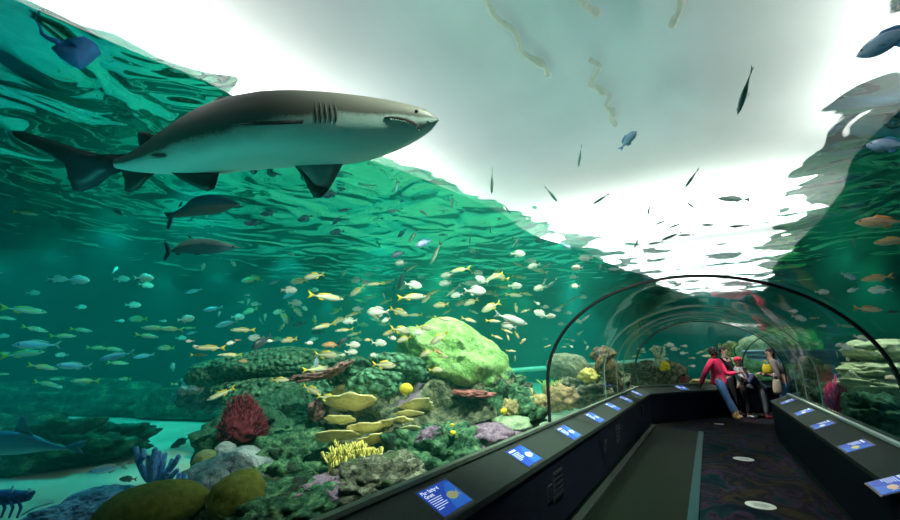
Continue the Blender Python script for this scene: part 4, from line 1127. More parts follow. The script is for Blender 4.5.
# ------------------------------------------------------------------ large animals built to their outline
def outline_body(name, stations, depth, mat, tilt=.0, n=20, power=.5):
    """stations: (u, v_top, v_bottom, zd). Oval sections, 'dorsal' runs from belly -1 to back +1 about the world's up"""
    vs, fs, dv = [], [], []
    m = len(stations)
    for i, (u, vt, vb, zd) in enumerate(stations):
        c = at(u, (vt + vb) / 2, zd); d = ray(u, (vt + vb) / 2).normalized()
        a, b = stations[max(0, i - 1)], stations[min(m - 1, i + 1)]
        t_ = at(b[0], (b[1] + b[2]) / 2, b[3]) - at(a[0], (a[1] + a[2]) / 2, a[3])
        t_.normalize()
        hv = at(u, vt, zd) - at(u, vb, zd); H_ = hv.length / 2
        upv = hv.normalized()
        side = t_.cross(upv).normalized()
        dors = (ZUP - t_ * ZUP.dot(t_)).normalized()
        W_ = H_ * (depth(i / (m - 1)) if callable(depth) else depth)
        for k in range(n):
            q = 2 * PI * k / n
            p = upv * (H_ * math.sin(q)) + side * (W_ * math.cos(q))
            vs.append(c + p)
            dv.append(p.normalized().dot(dors) if p.length > 0 else 0)
    for i in range(m - 1):
        for k in range(n):
            fs.append((i * n + k, (i + 1) * n + k, (i + 1) * n + (k + 1) % n, i * n + (k + 1) % n))
    for e in (0, m - 1):
        c = sum(vs[e * n:(e + 1) * n], Vector()) / n
        vs.append(c); dv.append(0); ci = len(vs) - 1
        for k in range(n):
            f = (ci, e * n + k, e * n + (k + 1) % n); fs.append(f if e == 0 else f[::-1])
    o = mesh_obj(name, vs, fs, mat)
    bm = bmesh.new(); bm.from_mesh(o.data); bmesh.ops.recalc_face_normals(bm, faces=bm.faces); bm.to_mesh(o.data); bm.free()
    set_dorsal(o.data, dv)
    return o
def interp(tab, x):
    for (a, ya), (b, yb) in zip(tab, tab[1:]):
        if (a <= x <= b) or (b <= x <= a):
            t_ = (x - a) / (b - a); return ya + (yb - ya) * t_
    return tab[0][1] if abs(x - tab[0][0]) < abs(x - tab[-1][0]) else tab[-1][1]
def smooth_tab(tab, x, w=7):
    return (interp(tab, x - w) + interp(tab, x) * 2 + interp(tab, x + w)) / 4
def pfin(name, pts, th, mat, parent):
    P = [at(u, v, z) for u, v, z in pts]
    nrm = (P[1] - P[0]).cross(P[2] - P[0])
    for i in range(len(P)):
        nrm += (P[(i + 1) % len(P)] - P[i]).cross(P[(i + 2) % len(P)] - P[i]) * .3
    nrm.normalize()
    o = lens(P, th, nrm, name, mat); child_world(o, parent); return o

# the sand tiger shark
SHZ = lambda u: 3.75 - (u - 12) / 426 * .85
def shark_skin():
    m, nt = new_mat('shark_skin'); t = NT(nt)
    b = t.n('ShaderNodeBsdfPrincipled'); o = t.n('ShaderNodeOutputMaterial')
    b.inputs['Roughness'].default_value = .5; b.inputs['Specular IOR Level'].default_value = .35
    a = t.n('ShaderNodeAttribute'); a.attribute_name = 'dorsal'
    tc = t.n('ShaderNodeTexCoord'); nz = t.n('ShaderNodeTexNoise'); nz.inputs['Scale'].default_value = 5; nz.inputs['Detail'].default_value = 5
    t.l(tc.outputs['Object'], nz.inputs['Vector'])
    n2 = t.n('ShaderNodeTexNoise'); n2.inputs['Scale'].default_value = 60; n2.inputs['Detail'].default_value = 3
    t.l(tc.outputs['Object'], n2.inputs['Vector'])
    f = t.math('ADD', a.outputs['Fac'], t.math('ADD', t.math('MULTIPLY', t.math('SUBTRACT', nz.outputs['Fac'], .5), .35), t.math('MULTIPLY', t.math('SUBTRACT', n2.outputs['Fac'], .5), .2)))
    f = t.math('ADD', t.math('MULTIPLY', f, .5), .5)
    c = t.ramp(f, [(.36, (.44, .56, .53)), (.50, (.27, .34, .32)), (.57, (.075, .068, .06)), (.85, (.12, .105, .09))])
    t.l(c, b.inputs['Base Color'])
    bp = t.n('ShaderNodeBump'); bp.inputs['Strength'].default_value = .15; bp.inputs['Distance'].default_value = .01
    t.l(n2.outputs['Fac'], bp.inputs['Height']); t.l(bp.outputs[0], b.inputs['Normal'])
    t.l(b.outputs[0], o.inputs[0]); return m
M_SHARK = shark_skin()
M_SHFIN = plain('shark_fin', (.035, .035, .036), .55, vary=.3, bscale=8)
M_SHFINP = plain('shark_fin_pale', (.20, .24, .23), .55, vary=.3, bscale=10)
TOP = [(116, 159), (130, 153.5), (150, 142.5), (165, 132), (190, 118), (215, 105.5), (240, 98), (270, 93), (300, 91.8), (330, 93.5), (360, 96.5), (385, 100), (405, 103.5), (422, 108), (432, 112.5), (437.5, 118)]
BOT = [(116, 168), (130, 171.5), (150, 173.5), (165, 174), (190, 176.5), (215, 174), (240, 170.5), (270, 167.5), (300, 166), (330, 165), (352, 163), (378, 157), (400, 148.5), (418, 139.5), (430, 131), (437.5, 122)]
us = [116 + (437.5 - 116) * i / 44 for i in range(45)]
us += [438.6]
st = []
for u in us:
    if u > 438: st.append((u, 119.3, 121, SHZ(u)))
    elif u > 425: st.append((u, interp(TOP, u), interp(BOT, u), SHZ(u)))
    else: st.append((u, smooth_tab(TOP, u), smooth_tab(BOT, u), SHZ(u)))
shark = empty('shark', at(280, 130, SHZ(280)))
sb = outline_body('body', st, lambda f: .62 + .28 * math.sin(min(1, f * 1.1) * PI) + .12 * f, M_SHARK, n=28); child_world(sb, shark)
# the grey of the back reaches lower towards the tail
_a = sb.data.attributes['dorsal'].data
for _v, _d in zip(sb.data.vertices, _a):
    _q = _v.co - EYE; _u = 450 + F * _q.dot(CR) / _q.dot(CF)
    _d.value += .50 * max(0, min(1, (345 - _u) / 110))
z = SHZ
pfin('tail_fin', [(126, 154, z(120)), (112, 157, z(112)), (80, 149, z(80)), (45, 138, z(45)), (24, 131.5, z(24)), (12, 130.5, z(12)), (14, 136, z(14)), (21, 141, z(21)), (25, 138.5, z(25)), (30, 143, z(30)), (52, 156, z(52)), (70, 168, z(70)), (79, 175.5, z(79)), (76, 185, z(76)), (73, 190.5, z(73)), (82, 192, z(82)), (98, 186, z(98)), (110, 176, z(110)), (126, 170, z(120))], .018, plain('shark_tail', (.03, .034, .05), .5, vary=.2, bscale=6), shark)
pfin('dorsal_fin', [(209, 108, z(210) + .1), (214, 100, z(214) + .1), (221, 96.3, z(221) + .1), (231, 97.8, z(231) + .1), (238, 100, z(238) + .1), (228, 106, z(228) + .1)], .02, M_SHFIN, shark)
pfin('second_dorsal_fin', [(140, 149, z(140)), (138, 141, z(138)), (137.3, 132.5, z(137)), (143, 131.3, z(143)), (150, 132.8, z(150)), (158, 138.5, z(158)), (150, 145, z(150))], .015, M_SHFIN, shark)
pfin('anal_fin', [(121, 169, z(121)), (124.5, 180, z(124)), (124.5, 191, z(124)), (130, 193, z(130)), (139, 189, z(139)), (147, 180, z(147)), (155, 173, z(155)), (138, 170, z(138))], .015, M_SHFIN, shark)
pfin('pelvic_fin', [(170, 172, z(172) - .05), (185, 182, z(185) - .08), (198, 188, z(198) - .1), (208, 191.5, z(208) - .12), (215, 188, z(215) - .12), (218, 178, z(218) - .08), (219, 173, z(219) - .04)], .018, M_SHFIN, shark)
pfin('pelvic_fin', [(146, 158.6, z(146) - .16), (150, 157.9, z(150) - .2), (160, 157.2, z(160) - .22), (167, 156.8, z(167) - .2), (160, 158.4, z(160) - .18)], .004, M_SHFINP, shark)
pfin('pectoral_fin', [(294, 165, z(300)), (303, 176, z(303)), (308, 188, z(308)), (314, 197, z(314)), (321, 197.5, z(321)), (330, 188, z(330)), (338, 174, z(338)), (344, 162, z(344)), (318, 160, z(318))], .022, M_SHFINP, shark)
o = pfin('fin_edge', [(294, 165, z(300) - .02), (303, 176, z(303) - .02), (308, 188, z(308) - .02), (314, 197.6, z(314) - .02), (321, 198, z(321) - .02), (330, 188.5, z(330) - .02), (322, 190, z(322) - .02), (314, 182, z(314) - .02), (306, 172, z(306) - .02)], .012, M_SHFIN, shark)
pfin('pectoral_fin', [(304, 119.5, z(304) - .30), (303, 123.5, z(303) - .30), (280, 124.5, z(280) - .42), (255, 125.6, z(255) - .5), (231, 124.6, z(231) - .55), (250, 122.4, z(250) - .5), (275, 121, z(275) - .42)], .016, M_SHFIN, shark)
from mathutils.bvhtree import BVHTree
bpy.context.view_layer.update()
_bv = BVHTree.FromPolygons([sb.matrix_world @ v.co for v in sb.data.vertices], [tuple(p.vertices) for p in sb.data.polygons])
def on_body(u, v, out=.0):
    """point on the shark's near flank"""
    d = ray(u, v).normalized()
    h = _bv.ray_cast(EYE, d)
    return (h[0] if h[0] is not None else at(u, v, SHZ(u))) - d * out
M_SLIT = plain('gill_slit', (.045, .05, .048), .7)
for i in range(5):
    x = 315 + i * 5.0
    pts = [on_body(x + 1.2 * math.sin(k / 6 * PI) + (k - 3) * .2, 100.5 + i * .5 + k * (23.5 - i * .8) / 6, .004) for k in range(7)]
    mb = MB(); mb.tube(pts, [.002, .006, .009, .010, .009, .006, .002], 6); child_world(mb.build('gill_slit', M_SLIT), shark)
mp_ = [(384, 118), (390, 117.6), (398, 118.4), (406, 120.2), (413, 123.2), (418, 127), (420.5, 131.5)]
mb = MB(); mb.tube([on_body(u, v, .003) for u, v in mp_], [.004, .009, .013, .016, .016, .012, .004], 8); mo = mb.build('mouth', plain('mouth_dark', (.03, .018, .02), .7)); child_world(mo, shark)
mb = MB()
for i in range(12):
    f = i / 11; u = 391 + 28 * f; v = interp(mp_, u) + .4
    p = on_body(u, v + .6, .014); q = on_body(u - .6 + f * .6, v + 3.0 - f * .6, .012)
    mb.tube([p, q], [.0055, .001], 5)
child_world(mb.build('teeth', plain('tooth', (.45, .50, .46), .4)), shark)
mb = MB(); mb.ball(on_body(416.5, 111.5, -.004), .014, 10, 8); child_world(mb.build('eye', EYE_M), shark)
mb = MB(); mb.tube([on_body(427, 121, .001), on_body(430, 123, .001)], [.006, .004], 6); child_world(mb.build('nostril', M_SLIT), shark)
tag(shark, 'large grey sand tiger shark with open toothy mouth gliding below the surface at upper left', 'shark')

# two big jacks and the second shark
def big_fish(name, top, bot, zd, mat, finmat, fins, label, cat='fish', depth=.42, n=30, eye=None):
    root = empty(name, at(sum(p[0] for p in top) / len(top), (top[0][1] + bot[0][1]) / 2, zd))
    u0, u1 = top[0][0], top[-1][0]
    st = [(u, interp(top, u), interp(bot, u), zd) for u in [u0 + (u1 - u0) * i / n for i in range(n + 1)]]
    child_world(outline_body('body', st, depth, mat), root)
    for nm, pts, dz in fins: pfin(nm, [(u, v, zd + dz) for u, v in pts], .012, finmat, root)
    if eye:
        mb = MB(); mb.ball(at(eye[0], eye[1], zd - px(eye[2], zd)), px(1.0, zd), 8, 6); child_world(mb.build('eye', EYE_M), root)
    tag(root, label, cat); return root
SK_J = skin_mat('skin_jack', (.02, .13, .24), (.05, .24, .36), (.24, .34, .36))
SK_T = skin_mat('skin_tarpon', (.40, .52, .52), (.10, .30, .38), (.10, .36, .44), blotch=.6, rough=.25)
FINJ = plain('jack_fin', (.01, .07, .11), .5)
big_fish('jack_fish', [(168, 213.5), (173, 212.5), (184, 206), (192, 198.5), (202, 195), (215, 194.3), (225, 196.5), (233, 200), (238.5, 202.5), (240, 204)],
         [(168, 215.5), (173, 218), (186, 217), (200, 215.8), (215, 214.5), (225, 211.8), (232, 208), (238, 207), (240, 205)], 5.6, SK_J, FINJ,
         [('tail_fin', [(172, 212.5), (167, 212.3), (163.5, 212), (167.5, 216), (170, 221), (166.5, 228.5), (169, 229), (172, 223), (173, 218)], 0), ('dorsal_fin', [(178, 208), (180.5, 202), (183, 201), (181, 206)], 0), ('anal_fin', [(194, 216), (190, 219.5), (187, 222.5), (190, 221), (195, 217)], -.05)],
         'big blue backed jack swimming right, the upper of the two below the shark', eye=(235.5, 203.5, 3.0))
big_fish('silver_fish', [(168, 250.5), (172, 249.5), (180, 243), (190, 239), (202, 238), (215, 239.5), (228, 243.5), (236, 246.2), (240, 247.5)],
         [(168, 252), (172, 252), (180, 252.8), (195, 254), (210, 254.2), (222, 252.8), (232, 250), (238, 248.6), (240, 248.2)], 5.4, SK_T, FINJ,
         [('tail_fin', [(171, 249.5), (168, 244), (164, 240), (166, 248), (168, 252), (165, 258), (163, 260.5), (166, 260), (170, 254)], 0), ('dorsal_fin', [(195, 239), (190, 236), (187, 234.3), (189, 238)], 0), ('pelvic_fin', [(181, 252.5), (180, 255), (177, 255.3), (174, 253)], -.05), ('pectoral_fin', [(204, 253), (198, 252.5), (193, 255.5), (200, 254.5)], -.2)],
         'big silver blue fish swimming right, the lower of the two below the shark', eye=(233, 246.8, 1.6))
SK_S = skin_mat('skin_far_shark', (.03, .10, .22), (.06, .18, .32), (.16, .30, .40))
big_fish('shark', [(-40, 432), (-20, 430), (0, 431), (20, 431), (35, 436), (48, 442), (60, 446), (68, 447.5)], [(-40, 446), (-20, 453), (0, 455), (20, 454), (35, 452), (48, 450.5), (60, 450), (68, 449.5)], 5.2, SK_S, plain('far_shark_fin', (.04, .13, .22), .6),
         [('dorsal_fin', [(14, 432), (17, 424), (20, 416), (23, 414.5), (26, 418), (29, 427), (34, 436), (24, 433)], 0), ('tail_fin', [(64, 447), (76, 442), (88, 440), (82, 446), (78, 449), (84, 454), (70, 451)], 0), ('pectoral_fin', [(-10, 452), (0, 453), (4, 462), (-4, 459)], -.2)],
         'dim blue shark gliding over the dark rock ledge at the lower left edge', 'shark', depth=.7)
# the ray near the surface at the top left
ry = empty('ray', at(76, 48, 3.75))
M_RAY = plain('ray_skin', (.04, .26, .75), .6, vary=.3, bscale=3)
P = [at(u, v, 3.75 + dz * .67) for u, v, dz in ((62, 40, 0), (70, 38, -.1), (84, 36, 0), (97, 44, .2), (101, 54, .3), (92, 62, .15), (82, 70, 0), (72, 66, -.1), (60, 58, -.1), (51, 48, 0))]
child_world(lens(P, .05, (P[3] - P[0]).cross(P[6] - P[0]).normalized(), 'body', M_RAY), ry)
mb = MB(); mb.tube([at(58, 42, 3.75), at(48, 38, 3.76), at(42, 34, 3.78), at(40, 26, 3.8), at(33, 17, 3.84)], [.028, .02, .016, .011, .004], 6); child_world(mb.build('tail', M_RAY), ry)
tag(ry, 'blue ray with a thin tail close under the surface at the top left', 'ray')
# ------------------------------------------------------------------ information panels let into the ledge tops
P_BLUE = plain('panel_blue', (.006, .055, .40), .45, spec=.1, emit=(.005, .06, .55), estr=.35)  # blue, text and pictures given a weak glow of their own
P_MID = plain('panel_light_blue', (.012, .12, .50), .45, spec=.1, emit=(.01, .12, .60), estr=.35)
P_TXT = plain('panel_text', (.85, .9, .95), .5, emit=(.8, .88, 1), estr=.35)
P_FRAME = plain('panel_frame', (.006, .006, .008), .5)
def text_mesh(s, size, mat, parent, name='title'):
    cu = bpy.data.curves.new('t', 'FONT'); cu.body = s; cu.size = size; cu.space_line = .85; cu.offset = .0012
    to = bpy.data.objects.new('t', cu); COL.objects.link(to)
    dg = bpy.context.evaluated_depsgraph_get()
    me = bpy.data.meshes.new_from_object(to.evaluated_get(dg))
    bpy.data.objects.remove(to); bpy.data.curves.remove(cu)
    o = bpy.data.objects.new(name, me); COL.objects.link(o); me.materials.clear(); me.materials.append(mat); o.parent = parent
    return o
def panel(u, v, rotz, label, title=None, fishc=(.6, .5, .25), w=.31, h=.198, seed=0, fx=.06):
    side = -1 if u < 650 else 1
    xo, xi = (XL, IL) if side < 0 else (XR, IR)
    d = ray(u, v)
    if u > 650 and u < 700:      # past the bend
        c0 = Vector((0, miter_y(0), 0)); lat = lambda q: (Vector((q.x, q.y, 0)) - c0).dot(N2); xo, xi = XL, IL
    else: lat = lambda q: q.x
    lo, hi = .5, 30.0
    f = lambda k: (EYE + d * k).z - (LZ + (lat(EYE + d * k) - xo) * (LZI - LZ) / (xi - xo)) if True else 0
    for _ in range(60):
        mid = (lo + hi) / 2
        if f(mid) > 0: lo = mid
        else: hi = mid
    p = EYE + d * lo
    tilt = math.atan2(LZ - LZI, abs(xi - xo))
    e = empty('information_panel', p + Vector((0, 0, .001))); e.rotation_euler = (tilt, 0, rotz)
    mb = MB(); mb.box((0, 0, .004), (w + .03, h + .03, .008)); mb.build('frame', P_FRAME, e, False)
    mb = MB(); mb.box((0, 0, .0095), (w, h, .003)); s = mb.build('panel_face', P_BLUE, e, False)
    # lighter wave shape
    pts = [(-.02, -h / 2 + .004), (w / 2 - .004, -h / 2 + .004), (w / 2 - .004, h / 2 - .02), (w / 2 - .05, h / 2 - .015), (.045, .035), (.01, -.02)]
    vs = [Vector((x, y, .0114)) for x, y in pts]
    o = mesh_obj('wave', vs, [tuple(range(len(vs)))], P_MID, s, False)
    t_ = text_mesh(title, .034, P_TXT, s) if title else None
    if t_: t_.location = (-w / 2 + .012, h / 2 - .036, .0122)
    else:
        mb = MB(); mb.box((-w / 4 - .005, h / 2 - .022, .0122), (w * .38, .016, .001)); mb.build('title', P_TXT, s, False)
    mb = MB()
    for k in range(6):
        ln = .125 - (k % 3) * .010 - (.05 if k == 5 else 0)
        mb.box((-w / 2 + .012 + ln / 2, h / 2 - (.080 if title and '\n' in title else .05) - k * .0145, .0122), (ln, .0042, .001))
    mb.build('text_lines', P_TXT, s, False)
    # fish picture
    k = .062
    out = []
    for i in range(16):
        a = 2 * PI * i / 16; out.append((math.cos(a) * k * .8, math.sin(a) * k * .48))
    vs = [Vector((fx + x, -.012 + y, .0126)) for x, y in out]; n = len(vs)
    vs += [Vector((fx + x, -.012 + y, .0126)) for x, y in ((k * .7, .004), (k * 1.15, k * .4), (k * .98, 0), (k * 1.15, -k * .4), (k * .7, -.004))]
    mesh_obj('fish_picture', vs, [tuple(range(n)), tuple(range(n, n + 5))], plain('picture_%d' % seed, fishc, .5, emit=fishc, estr=.2), s, False)
    tag(e, label, 'information panel', 'blue information panels on the ledges')
    return e
left = [(444.5, 498.5, 'blue information panel nearest on the left ledge, headed with two lines about a grunt', 'Blue Striped\nGrunt', (.42, .38, .18)), (524, 456.5, 'blue information panel second from the front on the left ledge', None, (.7, .7, .5)), (568.5, 433, 'blue information panel third from the front on the left ledge', None, (.6, .62, .5)),
        (594.5, 418, 'blue information panel fourth from the front on the left ledge', None, (.5, .55, .45)), (612.5, 407, 'blue information panel fifth from the front on the left ledge', None, (.4, .5, .6)), (625.5, 399.5, 'blue information panel sixth from the front on the left ledge', None, (.5, .55, .45)), (636.5, 393.5, 'blue information panel farthest along the left ledge, at the bend', None, (.5, .55, .45))]
for i, (u, v, lab, ti, fc) in enumerate(left):
    panel(u, v, PI / 2, lab, ti, fc, seed=i)
panel(681.5, 388, PI / 2 - TH, 'blue information panel on the ledge past the bend, left of the woman in red', None, (.5, .6, .7), seed=8)
right = [(893, 486, 'blue information panel nearest on the right ledge, cut by the picture edge', (.75, .45, .30)), (856, 447, 'blue information panel second from the front on the right ledge', (.72, .62, .15)), (823, 425.5, 'blue information panel third from the front on the right ledge', (.75, .72, .6)), (804.5, 412.5, 'blue information panel fourth from the front on the right ledge', (.85, .62, .12)), (788, 402, 'blue information panel farthest along the right ledge', (.5, .55, .45))]
for i, (u, v, lab, fc) in enumerate(right):
    panel(u, v, -PI / 2, lab, None, fc, seed=20 + i)
# ------------------------------------------------------------------ the family at the bend
def skin_mesh(name, chains, mat, parent, levels=2, root=0):
    """one continuous surface grown over connected joints; chains: lists of (point, radius), shared points join"""
    idx, vs, rs, es = {}, [], [], []
    for ch in chains:
        prev = None
        for p, r in ch:
            key = tuple(round(x, 4) for x in p)
            if key not in idx: idx[key] = len(vs); vs.append(Vector(p)); rs.append(r)
            i = idx[key]
            if prev is not None and prev != i: es.append((prev, i))
            prev = i
    me = bpy.data.meshes.new(name); me.from_pydata(vs, es, []); me.update()
    o = bpy.data.objects.new(name, me); COL.objects.link(o)
    sm = o.modifiers.new('skin', 'SKIN'); sm.use_smooth_shade = True
    lay = me.skin_vertices[0].data if me.skin_vertices else None
    if lay is None:
        bm = bmesh.new(); bm.from_mesh(me); bm.verts.layers.skin.verify(); bm.to_mesh(me); bm.free(); lay = me.skin_vertices[0].data
    for i, r in enumerate(rs):
        rr = r if isinstance(r, tuple) else (r, r)
        lay[i].radius = rr; lay[i].use_root = (i == root)
    sb_ = o.modifiers.new('sub', 'SUBSURF'); sb_.levels = levels; sb_.render_levels = levels
    me.materials.append(mat)
    dg = bpy.context.evaluated_depsgraph_get(); dg.update()
    m2 = bpy.data.meshes.new_from_object(o.evaluated_get(dg))
    o.modifiers.clear(); o.data = m2; bpy.data.meshes.remove(me)
    for p in m2.polygons: p.use_smooth = True
    if not m2.materials: m2.materials.append(mat)
    o.parent = parent
    return o
def hand_chains(w, d, bend, s=1.0, flat=False):
    """palm and five fingers from the wrist w along direction d; bend = direction the fingers curl to"""
    d = d.normalized(); bend = (bend - d * bend.dot(d)).normalized(); side = d.cross(bend)
    palm = w + d * .05 * s
    ch = [[(w, .024 * s), (palm, .030 * s)]]
    for k, (off, ln) in enumerate(((-.027, .060), (-.009, .072), (.009, .068), (.027, .054))):
        kn = w + d * .085 * s + side * off * s
        mid = kn + (d * .8 + bend * .35).normalized() * ln * .55 * s
        tip = mid + (d * .4 + bend * .8).normalized() * ln * .45 * s
        ch.append([(palm, .030 * s), (kn, .0105 * s), (mid, .009 * s), (tip, .0075 * s)])
    t0 = w + d * .03 * s - side * .03 * s
    ch.append([(palm, .03 * s), (t0 + (d * .4 - side * .9).normalized() * .02 * s, .012 * s), (t0 + (d * .9 - side * .5).normalized() * .055 * s, .009 * s)])
    return ch
def person(u, v, zj, cols, label, hair='short', look=(1, 0), s=1.0, sleeves=True, cap=None, extra=None):
    """zj: joint -> (a, b, z): metres along the picture, away from the camera, up, from the feet"""
    base = at_z(u, v, 0.0)
    root = empty('person', base)
    J = {k: HR * q[0] + HF * q[1] + ZUP * q[2] for k, q in zj.items()}
    lk = (HR * look[0] + HF * look[1]).normalized(); rt = lk.cross(ZUP)
    hd = J['head']; nk = J['neck']; ch = J['chest']; pv = J['pelvis']; sp = (ch + pv) / 2
    skin = plain('skin_' + cols['skin'][0], cols['skin'][1], .55, vary=.06, bscale=12)
    hr = .088 * s ** .5
    chains = [[(pv, (.15 * s, .105 * s)), (sp, (.125 * s, .095 * s)), (ch, (.15 * s, .10 * s)), (nk, .052 * s), (hd - ZUP * .07 * s, .062 * s), (hd, hr * .92), (hd + ZUP * .055 * s, hr * .78)]]
    for e in 'lr':
        chains.append([(ch, (.15 * s, .10 * s)), (J['sh' + e], .058 * s), (J['el' + e], .042 * s), (J['wr' + e], .026 * s)])
        bend = (lk * .5 - ZUP)
        chains += hand_chains(J['wr' + e], (J['wr' + e] - J['el' + e]), bend, s)
        chains.append([(pv, (.15 * s, .105 * s)), (J['hp' + e], .092 * s), (J['kn' + e], .06 * s), (J['an' + e], .04 * s), (J['an' + e] + J['toe' + e] * .6 - ZUP * .03 * s, .034 * s), (J['an' + e] + J['toe' + e] - ZUP * .045 * s, .026 * s)])
    skin_mesh('body', chains, skin, root)
    # clothes: a little thicker, ending at cuffs and hem
    top = plain('cloth_' + cols['top'][0], cols['top'][1], .85, vary=.15, bscale=9)
    tc = [[(pv - ZUP * .10 * s, (.172 * s, .135 * s)), (pv - ZUP * .02 * s, (.178 * s, .138 * s)), (pv.lerp(sp, .5), (.160 * s, .125 * s)), (sp, (.15 * s, .118 * s)), (ch, (.165 * s, .118 * s)), (nk - ZUP * .02 * s, .064 * s)]]
    for e in 'lr':
        sl = J['wr' + e].lerp(J['el' + e], .12) if sleeves else J['el' + e].lerp(J['sh' + e], .2)
        tc.append([(ch, (.165 * s, .118 * s)), (J['sh' + e], .074 * s)] + ([(J['el' + e], .056 * s), (sl, .044 * s)] if sleeves else [(sl, .058 * s)]))
    skin_mesh(cols['top'][2], tc, top, root)
    bot = plain('cloth_' + cols['bot'][0], cols['bot'][1], .85, vary=.2, bscale=9)
    bc_ = [[(pv + ZUP * .10 * s, (.145 * s, .11 * s)), (pv, (.165 * s, .12 * s))]]
    for e in 'lr': bc_.append([(pv, (.165 * s, .12 * s)), (J['hp' + e], .105 * s), (J['kn' + e], .075 * s), (J['an' + e] + ZUP * .05 * s, .058 * s)])
    skin_mesh('trousers', bc_, bot, root)
    sh = plain('shoe_' + cols['shoe'][0], cols['shoe'][1], .6)
    for e in 'lr':
        a = J['an' + e]; t_ = J['toe' + e]
        hi = cols['shoe'][2] if len(cols['shoe']) > 2 else .0
        skin_mesh('shoe', [[(a + ZUP * (.02 + hi) * s, .054 * s), (a - ZUP * .02 * s, .052 * s), (a + t_ * .6 - ZUP * .035 * s, .045 * s), (a + t_ * 1.15 - ZUP * .045 * s, .036 * s)]], sh, root)
    # face
    f0 = hd + lk * hr * .80
    mb = MB(); mb.ball(f0 + lk * .02 - ZUP * .015, (.014, .014, .022), 8, 6); mb.build('nose', skin, root)
    mb = MB(); mb.ball(f0 + lk * .002 - ZUP * .05, (.022, .022, .007), 8, 6); mb.build('mouth', plain('lips', (.30, .09, .08), .5), root)
    for e in (-1, 1):
        mb = MB(); mb.ball(f0 + rt * e * .032 + ZUP * .012 - lk * .008, .012, 8, 6); mb.build('eye', plain('eye_white', (.6, .6, .58), .3), root)
        mb = MB(); mb.ball(f0 + rt * e * .033 + ZUP * .012 + lk * .0015, .006, 6, 5); mb.build('iris', EYE_M, root)
        mb = MB(); mb.ball(hd + rt * e * hr * .95 - lk * .005, (.014, .014, .026), 8, 6); mb.build('ear', skin, root)
    hm = plain('hair_' + cols['hair'][0], cols['hair'][1], .7, bump=.5, bscale=60)
    hc = hd - lk * .022 + ZUP * .035
    mb = MB(); mb.ball(hc, (hr * 1.02, hr * 1.02, hr * 1.0), 16, 12)
    if hair == 'curly':
        rg_ = random.Random(3)
        for _ in range(40):
            q = Vector((rg_.gauss(0, 1), rg_.gauss(0, 1), rg_.gauss(.3, 1))).normalized()
            if q.dot(lk) > .45 and q.z < .5: continue
            mb.ball(hc + q * hr * 1.05, hr * .34, 7, 5)
    if hair == 'long':
        mb.tube([hc, hd - lk * .08, nk - lk * .085 - ZUP * .03, ch - lk * .15 + ZUP * .02], [hr * .9, hr * .95, hr * .85, hr * .4], 10)
    if hair == 'bun':
        mb.ball(hc - lk * .10 + ZUP * .04, .05, 10, 8)
    mb.build('hair', hm, root)
    if cap:
        cm = plain('cap_' + cap[0], cap[1], .8); mb = MB()
        mb.ball(hc + ZUP * .022 + lk * .01, (hr * 1.12, hr * 1.12, hr * .95), 16, 10)
        o = mb.build('cap', cm, root)
        mb = MB(); mb.box(Vector(), (.12, .09, .01)); pk = mb.build('peak', cm, o, False)
        pk.location = hc + lk * (hr * 1.15) + ZUP * .035; pk.rotation_euler = (0, 0, math.atan2(lk.y, lk.x) - PI / 2)
    tag(root, label, 'person', 'family at the bend')
    return root, J
SKB = ('brown', (.20, .10, .06))
SKL = ('light_brown', (.45, .27, .19))
def std(s=1.0, lean=0.0, tx=.12, ty=0.0, d=0.0, hw=.09, across=0.0):
    """standing joints; across = how far the shoulders lie along the picture instead of in depth"""
    c, q = math.cos(across), math.sin(across)
    P = lambda w, z, a=0, b=0: (a + w * q, b + w * c, z * s)
    j = dict(pelvis=(lean * .5, d, .92 * s), chest=(lean * .85, d, 1.26 * s), neck=(lean, d, 1.42 * s), head=(lean, d, 1.57 * s))
    for e, sg in (('l', 1), ('r', -1)):
        j['sh' + e] = P(sg * .175 * s, 1.36, lean * .9, d)
        j['el' + e] = P(sg * .21 * s, 1.08, lean * .75, d)
        j['wr' + e] = P(sg * .20 * s, .86, lean * .6 + .06, d)
        j['hp' + e] = P(sg * hw * s, .88, lean * .5, d)
        j['kn' + e] = P(sg * hw * s, .49, lean * .22 + .02, d)
        j['an' + e] = P(sg * hw * s, .085, 0, d)
        j['toe' + e] = (tx * s, ty * s, 0)
    return j
# woman in red, hips against the ledge, legs out, arm out to the child
j = std(1.03, lean=-.38, across=.75)
j['pelvis'] = (-.33, .02, .90); j['chest'] = (-.37, .0, 1.26); j['neck'] = (-.38, -.01, 1.46); j['head'] = (-.37, -.02, 1.60)
j['shl'] = (-.22, .10, 1.39); j['shr'] = (-.53, -.10, 1.39)
j['wrl'] = (.08, -.14, 1.12); j['ell'] = (-.14, -.04, 1.08)
j['wrr'] = (-.74, .14, .80); j['elr'] = (-.70, -.02, 1.08)
j['hpl'] = (-.27, .08, .88); j['hpr'] = (-.37, -.06, .88)
j['knr'] = (-.25, -.09, .49); j['anr'] = (-.14, -.10, .09); j['knl'] = (-.14, .07, .5); j['anl'] = (.02, .05, .09)
person(738, 419.4, j, dict(skin=SKB, top=('red', (.85, .03, .12), 'jacket'), bot=('denim', (.08, .18, .40)), shoe=('tan', (.50, .32, .15), .10), hair=('black', (.012, .01, .01))), 'woman in a red jacket, blue jeans and tan boots leaning on the ledge', hair='curly', look=(1, -.25), s=1.12)
